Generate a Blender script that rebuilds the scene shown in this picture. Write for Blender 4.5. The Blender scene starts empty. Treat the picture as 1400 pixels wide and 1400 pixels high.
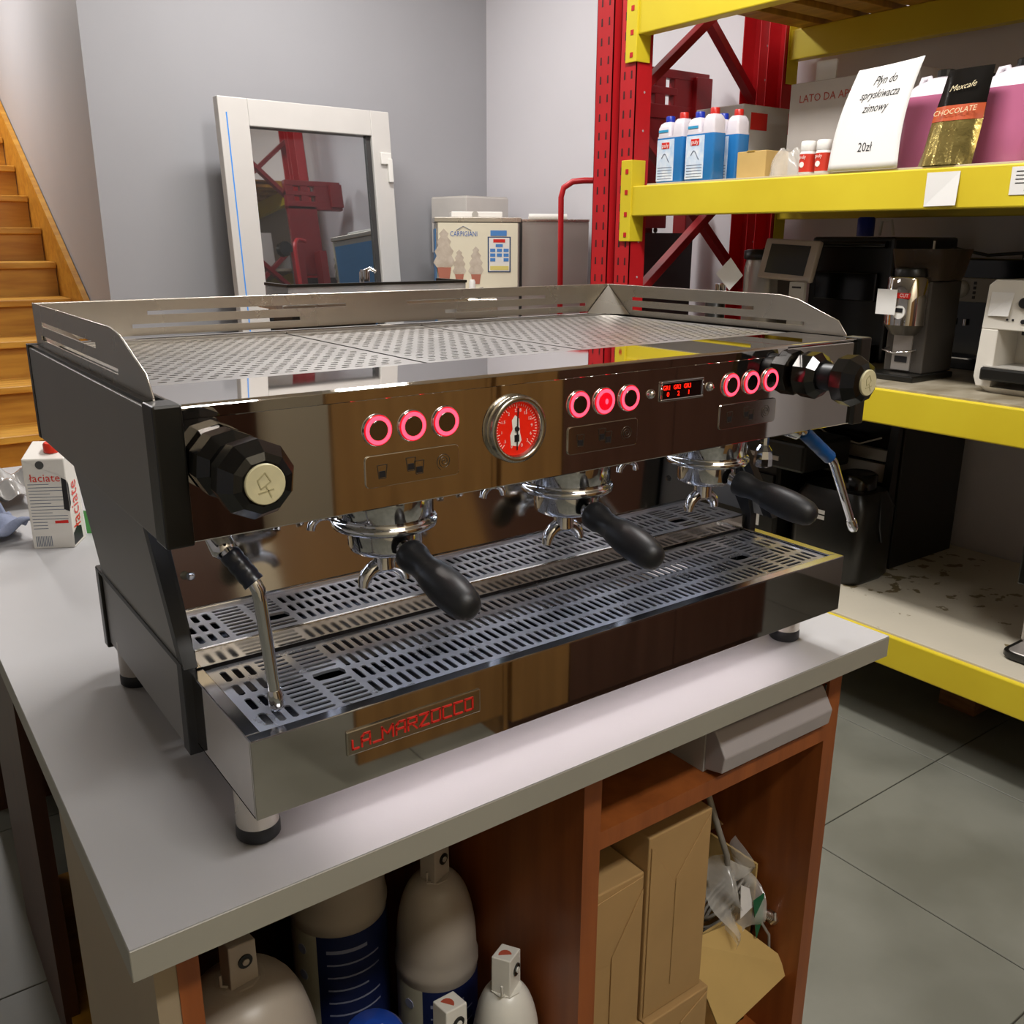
import bpy, math, random
from mathutils import Vector, Matrix
random.seed(7)
S = bpy.context.scene
COL = S.collection
# ---------------------------------------------------------------- camera, light, exposure
FLOOR = -0.9
CAM = (-0.1885, -0.703, 0.5568); YAW, PITCH, ROLL = -36.040, -16.536, 0.236
cd = bpy.data.cameras.new('camera'); cam = bpy.data.objects.new('camera', cd); COL.objects.link(cam)
yw, pt, rl = map(math.radians, (YAW, PITCH, ROLL))
fw = Vector((-math.sin(yw)*math.cos(pt), math.cos(yw)*math.cos(pt), math.sin(pt)))
rt = Vector((math.cos(yw), math.sin(yw), 0)); up = rt.cross(fw)
rt, up = rt*math.cos(rl)+up*math.sin(rl), -rt*math.sin(rl)+up*math.cos(rl)
M = Matrix((rt, up, -fw)).transposed().to_4x4(); M.translation = CAM
cam.matrix_world = M
cd.sensor_width = 36; cd.lens = 36*1262.5/1400; cd.clip_start = 0.02; cd.clip_end = 60
S.camera = cam
w = bpy.data.worlds.new('world'); S.world = w; w.use_nodes = True
w.node_tree.nodes['Background'].inputs[0].default_value = (0.75, 0.8, 0.9, 1)
w.node_tree.nodes['Background'].inputs[1].default_value = 0.12
S.view_settings.view_transform = 'Standard'; S.view_settings.look = 'None'
S.view_settings.gamma = 1; S.view_settings.use_curve_mapping = False
S.view_settings.exposure = 0.32
def area(name, loc, sx, sy, power, col=(1, .975, .955), rot=(0, 0, 0)):
    l = bpy.data.lights.new(name, 'AREA'); l.shape = 'RECTANGLE'; l.size = sx; l.size_y = sy
    l.energy = power; l.color = col
    o = bpy.data.objects.new(name, l); COL.objects.link(o); o.location = loc; o.rotation_euler = rot
    return o
CEIL = 2.45
LAMPS = [(1.25, 0.85, .25, 1.2, 54), (1.7, 3.1, 1.2, .25, 34), (0.45, -1.7, 1.2, .25, 40), (-1.6, 3.2, .25, 1.2, 6), (0.1, 5.9, .25, 1.2, 36)]
for i, (x, y, sx, sy, p) in enumerate(LAMPS):
    area('ceiling_lamp_light', (x, y, CEIL-.075), sx, sy, p)

# ---------------------------------------------------------------- materials
def lin(c):
    c = c/255.0
    return c/12.92 if c <= .04045 else ((c+.055)/1.055)**2.4
def rgb(h):
    if isinstance(h, str): h = (int(h[0:2], 16), int(h[2:4], 16), int(h[4:6], 16))
    return tuple(lin(v) for v in h)+(1,)
MATS = {}
def mat(name, col, rough=.5, metal=0, var=.0, scale=8, bump=0, bscale=60, emit=None, es=0, trans=0, alpha=1, col2=None, stretch=None, rvar=0, coat=0, ior=None):
    if name in MATS: return MATS[name]
    m = bpy.data.materials.new(name); m.use_nodes = True
    nt = m.node_tree; b = nt.nodes['Principled BSDF']
    b.inputs['Base Color'].default_value = rgb(col); b.inputs['Roughness'].default_value = rough
    b.inputs['Metallic'].default_value = metal
    if trans: b.inputs['Transmission Weight'].default_value = trans
    if ior: b.inputs['IOR'].default_value = ior
    if coat: b.inputs['Coat Weight'].default_value = coat
    if alpha < 1: b.inputs['Alpha'].default_value = alpha
    if emit: b.inputs['Emission Color'].default_value = rgb(emit); b.inputs['Emission Strength'].default_value = es
    tc = nt.nodes.new('ShaderNodeTexCoord'); mp = nt.nodes.new('ShaderNodeMapping')
    nt.links.new(tc.outputs['Object'], mp.inputs[0])
    if stretch: mp.inputs['Scale'].default_value = stretch
    no = nt.nodes.new('ShaderNodeTexNoise'); no.inputs['Scale'].default_value = scale; no.inputs['Detail'].default_value = 6
    nt.links.new(mp.outputs[0], no.inputs[0])
    if var or col2:
        r = nt.nodes.new('ShaderNodeValToRGB')
        c1 = rgb(col); c2 = rgb(col2) if col2 else tuple(max(0, v*(1-var)) for v in c1[:3])+(1,)
        r.color_ramp.elements[0].position = .35; r.color_ramp.elements[1].position = .65
        r.color_ramp.elements[0].color = c2; r.color_ramp.elements[1].color = c1
        nt.links.new(no.outputs['Fac'], r.inputs[0]); nt.links.new(r.outputs[0], b.inputs['Base Color'])
    if rvar:
        mr = nt.nodes.new('ShaderNodeMapRange'); mr.inputs['To Min'].default_value = rough; mr.inputs['To Max'].default_value = rough+rvar
        nt.links.new(no.outputs['Fac'], mr.inputs[0]); nt.links.new(mr.outputs[0], b.inputs['Roughness'])
    if bump:
        n2 = nt.nodes.new('ShaderNodeTexNoise'); n2.inputs['Scale'].default_value = bscale; n2.inputs['Detail'].default_value = 4
        nt.links.new(mp.outputs[0], n2.inputs[0])
        bp = nt.nodes.new('ShaderNodeBump'); bp.inputs['Strength'].default_value = bump; bp.inputs['Distance'].default_value = .002
        nt.links.new(n2.outputs['Fac'], bp.inputs['Height']); nt.links.new(bp.outputs[0], b.inputs['Normal'])
    MATS[name] = m
    return m
chrome = mat('polished_steel', 'd2cdc8', .012, 1, rvar=.035, scale=14)
chrome2 = mat('bright_chrome', 'd8d8da', .07, 1, rvar=.03)
brushed = mat('brushed_steel', 'cfc9bf', .24, 1, var=.03, scale=5, rvar=.07)
cup_steel = mat('cup_tray_steel', 'b0adaa', .24, .95, rvar=.12, scale=20)
tray_steel = mat('tray_steel', 'cfcac8', .36, .7, rvar=.1, scale=20)
wet_steel = mat('wet_tray_steel', 'c6c8d0', .2, .85, rvar=.2, scale=35, bump=.05, bscale=120)
darkmetal = mat('dark_metal', '26231f', .45, .3, var=.2)
panelgrey = mat('grey_panel_paint', '8a8886', .42, .25, var=.06, scale=5, bump=.03, bscale=300)
blackp = mat('black_plastic', '14130f', .33, var=.2, bump=.04, bscale=200)
blackgloss = mat('black_gloss_plastic', '0c0b0a', .16, var=.1)
rubber = mat('black_rubber', '17181b', .46, var=.15, scale=20)
bluerub = mat('blue_rubber', '0f4f8f', .3, var=.2)
cream = mat('cream_badge', 'cfc7a0', .4, var=.12, scale=60)
ringm = mat('lit_red_ring', 'ff4a5a', .4, emit='ff3850', es=2.4)
ringr = mat('red_button_glow', 'c00018', .35, emit='d00018', es=.8)
gaugered = mat('gauge_red', 'c81c0a', .4, emit='d81c06', es=.28, var=.1)
ledred = mat('display_red', 'ff2010', .4, emit='ff1808', es=3.0)
led = mat('white_led', 'fff2f4', .4, emit='fff0f2', es=12)
ledb = mat('blue_white_led', 'cfe2ff', .4, emit='dde8ff', es=12)
white_ink = mat('white_ink', 'f0efe8', .5, var=.03)
black_ink = mat('black_ink', '17161a', .5, var=.05)
red_ink = mat('red_ink', 'd42418', .5, var=.06)
counterm = mat('grey_laminate', 'a9a8a9', .38, var=.05, scale=3, bump=.05, bscale=500, rvar=.12)
edgem = mat('laminate_edge', '989588', .42, var=.05, scale=6)
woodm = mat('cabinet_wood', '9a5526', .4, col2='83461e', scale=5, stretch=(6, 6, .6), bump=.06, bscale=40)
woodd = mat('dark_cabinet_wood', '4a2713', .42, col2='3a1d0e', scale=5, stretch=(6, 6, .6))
palew = mat('pale_end_panel', 'a08f74', .5, var=.07, scale=4)
card = mat('cardboard', 'b08d5a', .75, var=.09, scale=9, bump=.06, bscale=150)
card2 = mat('light_cardboard', 'c8a765', .7, var=.08, scale=9)
cardin = mat('cardboard_edge', '8a6a3e', .8, var=.2, scale=200)
stairw = mat('pine_wood', 'd9a645', .36, col2='b97f2a', scale=3, stretch=(1.2, 9, 9), bump=.04, bscale=40)
stairr = mat('pine_riser', 'c08c32', .42, col2='a87224', scale=3, stretch=(1.2, 9, 9))
redp = mat('red_paint', 'c01d24', .38, var=.1, scale=6)
redd = mat('dark_red_paint', '8c1219', .4, var=.15, scale=6)
yelp = mat('yellow_paint', 'dcc72e', .38, col2='d2ba26', scale=3, bump=.03, bscale=30)
whitep = mat('white_plastic', 'e8e6e0', .35, var=.04)
paperm = mat('white_paper', 'e4e2de', .7, var=.03, bump=.02)
greyp = mat('grey_plastic', 'a8a49c', .4, var=.05)
steelm = mat('stainless_sheet', 'b0aaa3', .35, .6, var=.05, scale=4)
filterm = mat('filter_plastic', 'e0ddd2', .32, var=.05)
filterd = mat('darker_filter_plastic', 'b0a596', .38, var=.08)  # darker, greyer tone of the filter plastic for the larger cartridges
navy = mat('navy_label', '16224e', .45, var=.12, scale=30)
slat_w = mat('slat_wood', 'cf9f3e', .55, col2='b08530', scale=4, stretch=(8, 1, 1))
marble = mat('stained_board', 'a39a87', .45, col2='776c56', scale=7, bump=.04, stretch=(1, 2, 1))
glassy = mat('smoked_plastic', '6b5d50', .12, trans=.55, var=.1, ior=1.2)
clear = mat('clear_film', 'e8e4da', .12, alpha=.35, var=.1, scale=40, bump=.7, bscale=25)
cloth = mat('blue_grey_cloth', '8088a0', .85, var=.2, scale=50, bump=.3, bscale=200)
bluel = mat('blue_liquid', '2f7fc4', .22, var=.1, scale=10, coat=.3)
pinkl = mat('pink_fluid', 'bc6a8c', .2, var=.08, scale=6, coat=.3)
cloudy = mat('cloudy_plastic', 'dcd6dc', .3, var=.05)
bcap = mat('blue_cap', '1c35a8', .35, var=.1)
rcap = mat('red_cap', 'c3261c', .35, var=.1)
label_blue = mat('pale_blue_label', 'b9cfe6', .4, col2='e6ecf2', scale=30)
gold = mat('gold_foil', 'c4b06a', .2, .9, var=.2, scale=18, bump=1.0, bscale=38)
orange = mat('orange_band', 'b4491a', .4, var=.1)
green = mat('green_card', '4f9a50', .5, var=.1)
dgreen = mat('green_plastic', '17603c', .35, var=.15)
screenm = mat('tablet_screen', '3d4046', .18, var=.15, scale=3)
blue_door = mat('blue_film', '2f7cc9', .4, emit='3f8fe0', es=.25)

# ---------------------------------------------------------------- geometry helpers
ORG = {}
_tc = {}
def textmesh(s, shear=0.0):
    k = (s, shear)
    if k not in _tc:
        cu = bpy.data.curves.new('t', 'FONT'); cu.body = s; cu.size = 1; cu.shear = shear; cu.resolution_u = 2
        cu.align_x = 'CENTER'; cu.align_y = 'CENTER'
        o = bpy.data.objects.new('t', cu); COL.objects.link(o)
        bpy.context.view_layer.update()
        me = o.evaluated_get(bpy.context.evaluated_depsgraph_get()).to_mesh()
        _tc[k] = ([v.co.copy() for v in me.vertices], [tuple(p.vertices) for p in me.polygons])
        bpy.data.objects.remove(o); bpy.data.curves.remove(cu)
    return _tc[k]
class MB:
    def __init__(s): s.v = []; s.f = []; s.sm = []; s.mi = []; s.m = 0
    def add(s, vs, fs, smooth=False):
        n = len(s.v); s.v += [Vector(v) for v in vs]
        for f in fs: s.f.append(tuple(i+n for i in f)); s.sm.append(smooth); s.mi.append(s.m)
        return s
    def box(s, x0, x1, y0, y1, z0, z1):
        return s.add([(x0, y0, z0), (x1, y0, z0), (x1, y1, z0), (x0, y1, z0), (x0, y0, z1), (x1, y0, z1), (x1, y1, z1), (x0, y1, z1)],
                     [(0, 3, 2, 1), (4, 5, 6, 7), (0, 1, 5, 4), (1, 2, 6, 5), (2, 3, 7, 6), (3, 0, 4, 7)])
    def bar(s, a, b, w, h, upv=(0, 0, 1)):
        a, b = Vector(a), Vector(b); d = (b-a).normalized(); u = Vector(upv); sd = d.cross(u).normalized(); u = sd.cross(d)
        vs = [p+sd*(w/2*i)+u*(h/2*j) for p in (a, b) for i, j in ((-1, -1), (1, -1), (1, 1), (-1, 1))]
        return s.add(vs, [(0, 3, 2, 1), (4, 5, 6, 7), (0, 1, 5, 4), (1, 2, 6, 5), (2, 3, 7, 6), (3, 0, 4, 7)][::1])
    def prism(s, poly, axis, a, b):
        n = len(poly)
        def mk(p, t):
            return {'X': (t, p[0], p[1]), 'Y': (p[0], t, p[1]), 'Z': (p[0], p[1], t)}[axis]
        vs = [mk(p, a) for p in poly]+[mk(p, b) for p in poly]
        fs = [tuple(range(n)), tuple(range(2*n-1, n-1, -1))]+[(i, i+n, (i+1) % n+n, (i+1) % n) for i in range(n)]
        return s.add(vs, fs)
    def frame(s, axis):
        d = Vector(axis).normalized(); a = Vector((0, 0, 1)) if abs(d.z) < .9 else Vector((1, 0, 0))
        x = d.cross(a).normalized(); y = d.cross(x)
        return x, y, d
    def lathe(s, prof, o, axis=(0, 0, 1), n=20, smooth=True, sx=1, sy=1, ph=0):
        x, y, d = s.frame(axis); o = Vector(o); vs = []; fs = []
        for r, h in prof:
            for i in range(n):
                t = 2*math.pi*i/n+ph; vs.append(o+d*h+(x*math.cos(t)*sx+y*math.sin(t)*sy)*r)
        for k in range(len(prof)-1):
            for i in range(n):
                j = (i+1) % n; fs.append((k*n+i, k*n+j, (k+1)*n+j, (k+1)*n+i))
        s.add(vs, fs, smooth); m = len(prof)-1
        s.add(vs[:n], [tuple(range(n-1, -1, -1))]); s.add(vs[m*n:], [tuple(range(n))])
        return s
    def tube(s, pts, r, n=10, caps=True, flat=1):
        pts = [Vector(p) for p in pts]; vs = []; N = len(pts); pu = None
        for k, p in enumerate(pts):
            d = (pts[min(k+1, N-1)]-pts[max(k-1, 0)]).normalized()
            if pu is None: pu = d.orthogonal().normalized()
            pu = (pu-d*pu.dot(d)).normalized(); q = d.cross(pu)
            rr = r[k] if isinstance(r, (list, tuple)) else r
            for i in range(n):
                t = 2*math.pi*i/n; vs.append(p+pu*math.cos(t)*rr+q*math.sin(t)*rr*flat)
        fs = [(k*n+i, k*n+(i+1) % n, (k+1)*n+(i+1) % n, (k+1)*n+i) for k in range(N-1) for i in range(n)]
        s.add(vs, fs, True)
        if caps: s.add(vs[:n], [tuple(range(n-1, -1, -1))]); s.add(vs[-n:], [tuple(range(n))])
        return s
    def loft(s, secs, smooth=True):
        n = len(secs[0]); vs = [p for q in secs for p in q]
        s.add(vs, [(k*n+i, k*n+(i+1) % n, (k+1)*n+(i+1) % n, (k+1)*n+i) for k in range(len(secs)-1) for i in range(n)], smooth)
        s.add(secs[0], [tuple(range(n-1, -1, -1))]); s.add(secs[-1], [tuple(range(n))])
        return s
    def text(s, t, size, o, right, upv, shear=0, depth=.0004, sx=1):
        r = Vector(right).normalized(); u = Vector(upv).normalized(); nrm = r.cross(u); o = Vector(o)+nrm*depth
        vs, fs = textmesh(t, shear)
        return s.add([o+r*(v.x*size*sx)+u*(v.y*size) for v in vs], fs)
    def grid(s, fn, nu, nv, smooth=True):
        vs = [fn(i/nu, j/nv) for j in range(nv+1) for i in range(nu+1)]
        return s.add(vs, [(j*(nu+1)+i, j*(nu+1)+i+1, (j+1)*(nu+1)+i+1, (j+1)*(nu+1)+i) for j in range(nv) for i in range(nu)], smooth)
    def build(s, name, mats, parent=None, bevel=0, seg=2, solid=0):
        o0 = ORG.get(parent.name, Vector()) if parent else Vector()
        me = bpy.data.meshes.new(name); me.from_pydata([v-o0 for v in s.v], [], s.f)
        me.polygons.foreach_set('use_smooth', s.sm); me.polygons.foreach_set('material_index', s.mi)
        for m in (mats if isinstance(mats, (list, tuple)) else [mats]): me.materials.append(m)
        me.update()
        o = bpy.data.objects.new(name, me); COL.objects.link(o)
        if parent: o.parent = parent; ORG[o.name] = o0
        else: ORG[o.name] = Vector()
        if bevel:
            b = o.modifiers.new('b', 'BEVEL'); b.width = bevel; b.segments = seg; b.limit_method = 'ANGLE'; b.angle_limit = .6
            b.harden_normals = False
        if solid:
            b = o.modifiers.new('s', 'SOLIDIFY'); b.thickness = solid; b.offset = 0
        return o
def B(*a): return MB().box(*a)
def rrect(cx, cy, w, d, r, z, n=3):
    out = []
    for sx, sy, a0 in ((1, 1, 0), (-1, 1, 90), (-1, -1, 180), (1, -1, 270)):
        for k in range(n+1):
            t = math.radians(a0+90*k/n); out.append(Vector((cx+sx*(w/2-r)+r*math.cos(t), cy+sy*(d/2-r)+r*math.sin(t), z)))
    return out
def tag(o, label=None, cat=None, group=None, kind=None):
    if label: o['label'] = label
    if cat: o['category'] = cat
    if group: o['group'] = group
    if kind: o['kind'] = kind
    return o
def thing(name, loc, label, cat, group=None):
    o = bpy.data.objects.new(name, None); COL.objects.link(o); o.location = loc; o.empty_display_size = .05
    ORG[o.name] = Vector(loc); return tag(o, label, cat, group)
def clone(o, loc, rotz=0, label=None, scale=None, parent=None):
    c = o.copy(); COL.objects.link(c)
    if parent is None:
        c.location = loc; c.rotation_euler = (0, 0, rotz)
        if scale: c.scale = scale
        if label: c['label'] = label
    else: c.parent = parent
    for ch in list(o.children): clone(ch, None, parent=c)
    return c
def plate(mb, x0, x1, y0, y1, z, t=.0012):
    mb.add([(x0, y0, z), (x1, y0, z), (x1, y1, z), (x0, y1, z)], [(0, 1, 2, 3)])
def cell(mb, x0, x1, y0, y1, hw, hh, z, t, k=.8, ox=0):
    cx, cy = (x0+x1)/2+ox, (y0+y1)/2; mx = (x0+x1)/2
    out = [(x1, cy), (x1, y1), (mx, y1), (x0, y1), (x0, cy), (x0, y0), (mx, y0), (x1, y0)]
    if hh > hw*1.8: a, b = hw*.93, hh-hw*.5
    elif hw > hh*1.8 and k > .75: a, b = hw-hh*.5, hh*.93
    else: a, b = hw*k, hh*k
    inn = [(cx+hw, cy), (cx+a, cy+b), (cx, cy+hh), (cx-a, cy+b), (cx-hw, cy), (cx-a, cy-b), (cx, cy-hh), (cx+a, cy-b)]
    vs = [(p[0], p[1], z) for p in out]+[(p[0], p[1], z) for p in inn]+[(p[0], p[1], z-t) for p in inn]
    fs = [(i, (i+1) % 8, (i+1) % 8+8, i+8) for i in range(8)]+[(i+8, (i+1) % 8+8, (i+1) % 8+16, i+16) for i in range(8)]
    mb.add(vs, fs)
def perf(mb, x0, x1, y0, y1, nx, ny, hw, hh, z, t=.0012, k=.8, stag=False):
    dx, dy = (x1-x0)/nx, (y1-y0)/ny
    for j in range(ny):
        for i in range(nx):
            cell(mb, x0+i*dx, x0+(i+1)*dx, y0+j*dy, y0+(j+1)*dy, hw, hh, z, t, k, (dx*.22 if j % 2 else -dx*.22) if stag else 0)

# ================================================================ ROOM
XW, YW, XS = 3.2, 4.23, 0.95
X0, Y0, Y1 = -2.6, -2.3, 8.2
wgrey = mat('grey_wall_paint', 'a6a6aa', .6, var=.03, scale=2, bump=.04, bscale=80)
wwhite = mat('white_wall_paint', 'dcd9dd', .62, var=.025, scale=2, bump=.04, bscale=80)
wbeige = mat('beige_wall_paint', 'd0c4a8', .6, var=.03, scale=2, bump=.04, bscale=80)
ceilm = mat('ceiling_paint', 'c9c5bd', .7, var=.03, scale=2)
tag(B(XS, XW, YW, YW+.12, FLOOR, CEIL).build('wall_back', wgrey), kind='structure')
tag(B(XS, XS+.1, YW+.12, Y1, FLOOR, CEIL).build('wall_stair', wgrey), kind='structure')
tag(B(XW, XW+.12, Y0, YW+.12, FLOOR, CEIL).build('wall_right', wwhite), kind='structure')
tag(B(X0-.12, X0, Y0, Y1, FLOOR, CEIL).build('wall_left', wgrey), kind='structure')
tag(B(X0, XW, Y0-.12, Y0, FLOOR, CEIL).build('wall_front', wbeige), kind='structure')
tag(B(X0, XS, Y1, Y1+.12, FLOOR, CEIL).build('wall_far', wgrey), kind='structure')
tag(B(X0-.12, XW+.12, Y0-.12, Y1+.12, CEIL, CEIL+.1).build('ceiling', ceilm), kind='structure')
fl = tag(B(X0-.12, XW+.12, Y0-.12, Y1+.12, FLOOR-.1, FLOOR-.004).build('floor', mat('grout', '3e3a30', .8, var=.1)), kind='structure')
tilem = mat('grey_green_tile', '74746a', .36, col2='626258', scale=3.2, bump=.05, bscale=30, rvar=.15)
nt = tilem.node_tree   # tiles share one mesh, so the mottling follows the world position
geo = nt.nodes.new('ShaderNodeNewGeometry')
for n in nt.nodes:
    if n.type == 'MAPPING': nt.links.new(geo.outputs['Position'], n.inputs[0])
T = .605; tx0, ty0 = 1.604, -.116
tb = B(.0015, T-.0015, .0015, T-.0015, -.008, 0)
t0 = None
for i in range(-7, 3):
    for j in range(-4, 14):
        x, y = tx0+i*T, ty0+j*T
        if y > YW-.3 and x > XS-.1: continue
        if x > XW-.05 or x < X0-.5 or y < Y0-.5 or y > Y1: continue
        if t0 is None: t0 = tb.build('tile', tilem, fl, bevel=.0012, seg=1); o = t0
        else: o = t0.copy(); COL.objects.link(o)
        o.location = (x, y, FLOOR)
tag(B(XS-.02, XS, YW-.012, YW+.0, FLOOR, FLOOR+.08).build('trim_1', wgrey), kind='structure')
tag(B(XS+.02, XW-.01, YW-.014, YW, FLOOR, FLOOR+.08).build('baseboard_back', mat('baseboard', '8a8680', .5, var=.05)), kind='structure')
lampm = mat('lamp_diffuser', 'ffffff', .5, emit='fff8f0', es=3.0)
LD = ['over the aisle beside the pallet rack', 'in front of the leaning door leaf', 'over the wooden cupboards', 'over the left aisle', 'above the wooden stairs']
for i, (x, y, sx, sy, p) in enumerate(LAMPS):
    t = thing('ceiling_light', (x, y, CEIL), 'long white ceiling light '+LD[i], 'lamp')
    B(x-sx/2-.02, x+sx/2+.02, y-sy/2-.02, y+sy/2+.02, CEIL-.06, CEIL).build('housing', whitep, t)
    B(x-sx/2, x+sx/2, y-sy/2, y+sy/2, CEIL-.068, CEIL-.0605).build('diffuser', lampm, t)

# ---- staircase
st = thing('staircase', (.2, 3.47, FLOOR), 'varnished pine staircase rising away beside the grey wall', 'stairs')
RZ, GY = .1878, .295
for i in range(1, 14):
    z = FLOOR+RZ*i; y = 4.947+GY*(i-6)
    B(-.25, XS-.04, y, y+GY+.03, z-.035, z).build('tread', stairw, st, bevel=.004)
    B(-.25, XS-.04, y+.025, y+.045, z-RZ, z-.035).build('riser', stairr, st)
def skirt(x0, x1):
    pts = [(3.35, FLOOR), (3.2, FLOOR+.12)]
    ys, ye = 3.35, 8.0
    return MB().prism([(ys, FLOOR), (ys+.25, FLOOR), (ye, FLOOR+(ye-ys-.25)*RZ/GY), (ye, FLOOR+.42+(ye-ys-.25)*RZ/GY), (ys+.05, FLOOR+.34)], 'X', x0, x1)
skirt(XS-.036, XS-.006).build('stringer', stairr, st)
skirt(-.28, -.25).build('stringer', stairr, st)

# ================================================================ COUNTER
ct = B(-.076, .992, -.022, 1.86, -.0325, -.0012)
o = ct.build('worktop', edgem, bevel=.0008, seg=1)
tag(o, 'pale grey laminate worktop carrying the espresso machine', 'worktop')
B(-.0755, .9915, -.0215, 1.8595, -.0012, 0).build('laminate_sheet', counterm, o)
cb = thing('counter_cabinet', (.45, .9, FLOOR), 'open brown wooden cabinet under the grey worktop', 'cabinet')
fy = .03
zt = -.033
B(-.05, -.028, fy+.002, .5, FLOOR, zt).build('end_panel', palew, cb)
B(-.03, -.01, fy, .6, FLOOR, zt).build('side_panel', woodm, cb)
B(.455, .483, fy, .62, FLOOR, zt).build('divider', woodm, cb)
B(.935, .965, fy, .62, FLOOR, zt).build('side_panel', woodm, cb)
B(.483, .935, fy, .60, -.178, -.152).build('shelf', woodm, cb)
B(.483, .935, fy+.01, .62, -.80, -.775).build('shelf', woodm, cb)
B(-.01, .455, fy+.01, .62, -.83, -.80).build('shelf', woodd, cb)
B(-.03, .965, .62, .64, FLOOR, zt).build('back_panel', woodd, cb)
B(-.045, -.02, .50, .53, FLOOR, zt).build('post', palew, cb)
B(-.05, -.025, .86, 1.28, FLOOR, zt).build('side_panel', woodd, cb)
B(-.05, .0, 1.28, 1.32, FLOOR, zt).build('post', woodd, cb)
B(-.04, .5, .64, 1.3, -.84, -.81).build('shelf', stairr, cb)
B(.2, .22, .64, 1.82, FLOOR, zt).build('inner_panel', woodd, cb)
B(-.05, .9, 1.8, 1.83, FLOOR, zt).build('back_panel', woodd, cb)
# cash drawer
cdz = thing('cash_drawer', (.81, .05, -.152), 'grey metal cash drawer on the cabinet shelf under the worktop', 'drawer')
B(.688, .93, .05, .5, -.1515, -.058).build('housing', greyp, cdz)
MB().prism([(.05, -.148), (.018, -.140), (.014, -.115), (.034, -.083), (.05, -.083)], 'X', .69, .926).build('drawer_front', mat('drawer_front_paint', 'a39c9a', .42, var=.04), cdz, bevel=.002)
B(.688, .93, .028, .05, -.075, -.060).build('top_lip', mat('drawer_front_paint', 'a39c9a'), cdz, bevel=.001)
MB().tube([(.926, .03, -.08), (.929, .034, -.1), (.9285, .03, -.135)], .0015, n=6).build('cable', blackp, cdz)
# cartons in the right bay
def carton(x0, x1, y0, y1, z0, z1, label, flaps):
    t = thing('cardboard_box', ((x0+x1)/2, y0, z0), label, 'box', 'brown cartons stacked in the cabinet')
    B(x0, x1, y0, y1, z0, z1).build('box_body', card, t, bevel=.002)
    w, h = x1-x0, z1-z0; e = .0016
    for k, pl in enumerate(flaps):
        pts = [(x0+w*a, z0+h*b) for a, b in pl]
        MB().prism(pts, 'Y', y0-e*(1+.6*k), y0-.0002).build('flap', card, t, bevel=.0006, seg=1)
    return t
zs = -.774
carton(.49, .605, .07, .33, -.548, -.290, 'narrow brown carton with a torn slanted flap, upper left of the stack', [[(.0, .55), (.45, .52), (.98, .98), (0, .94)], [(.5, .0), (.98, 0), (.98, .9), (.5, .55)]])
carton(.607, .733, .065, .33, -.548, -.235, 'tall brown carton with a long side slit, upper right of the stack', [[(.45, .12), (.97, .12), (.97, .98), (.45, .72)], [(.03, .02), (.42, .05), (.42, .7), (.03, .95)]])
carton(.49, .610, .06, .33, zs, -.550, 'lower left brown carton beneath the torn one', [[(.02, .4), (.4, .96), (.98, .75), (.98, .1)]])
carton(.612, .742, .055, .33, zs, -.550, 'lower right brown carton beneath the tall one', [[(.03, .1), (.5, .1), (.5, .8), (.03, .97)], [(.54, .1), (.97, .1), (.97, .97), (.54, .85)]])
oc = thing('open_carton', (.84, .2, zs), 'open cardboard carton with a flap hanging out, full of cables', 'box')
ob = MB()
ob.box(.75, .925, .12, .124, zs, -.53); ob.box(.75, .925, .42, .424, zs, -.46); ob.box(.75, .754, .12, .42, zs, -.47); ob.box(.921, .925, .12, .42, zs, -.45); ob.box(.75, .925, .12, .42, zs, zs+.004)
ob.build('box_body', card2, oc)
MB().add([(.748, .115, -.515), (.868, .115, -.535), (.962, .055, -.632), (.775, .048, -.662)], [(0, 1, 2, 3)]).build('front_flap', card2, oc, solid=.004)
MB().add([(.905, .42, -.46), (.925, .26, -.48), (.925, .20, -.42), (.905, .36, -.35)], [(0, 1, 2, 3)]).build('side_flap', card, oc, solid=.004)
def coil(name, cx, cy, cz, R, r, n, label, cat, m, squash=.5):
    pts = []
    for k in range(n*16):
        a = k*2*math.pi/16; rr = R*(1+.16*math.sin(a*.37+1)); pts.append((cx+rr*math.cos(a), cy+rr*squash*math.sin(a), cz+.010*math.sin(a*.71)+.035*math.cos(a+.6)-.001*k*.3))
    o = MB().tube(pts, r, n=7).build(name, m); return tag(o, label, cat)
coil('cable_coil', .880, .145, -.505, .048, .0028, 4, 'grey cable coiled over the edge of the open carton', 'cable', mat('grey_cable', '8f8a80', .45, var=.1))
tag(MB().tube([(.785, .15, -.18), (.797, .135, -.26), (.825, .13, -.34), (.855, .13, -.41), (.868, .135, -.46)], .005, n=8).build('grey_hose', mat('grey_cable', '8f8a80')), 'grey hose hanging down into the open carton', 'hose')
tag(MB().tube([(.900, .1, -.52), (.925, .085, -.57), (.932, .085, -.62), (.918, .09, -.64), (.905, .10, -.58)], .0025, n=7).build('thin_cable', mat('grey_cable', '8f8a80')), 'thin grey cable loop hanging beside the cabinet side', 'cable')
gb = thing('plastic_bag', (.84, .16, -.5), 'crumpled clear plastic bag with a white and green card in it', 'bag')
def bagf(u, v):
    x = .825+.085*u; z = -.425-.12*v; return Vector((x+.01*math.sin(9*v+3*u), .135+.02*math.sin(7*u+5*v)+.014*math.cos(13*u-4*v)-.03*v, z+.012*math.sin(8*u)))
MB().grid(bagf, 14, 14).build('film', clear, gb)
MB().add([(.865, .105, -.455), (.885, .103, -.47), (.892, .098, -.505), (.862, .098, -.515)], [(0, 1, 2, 3)]).build('white_card', paperm, gb, solid=.001)
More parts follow.
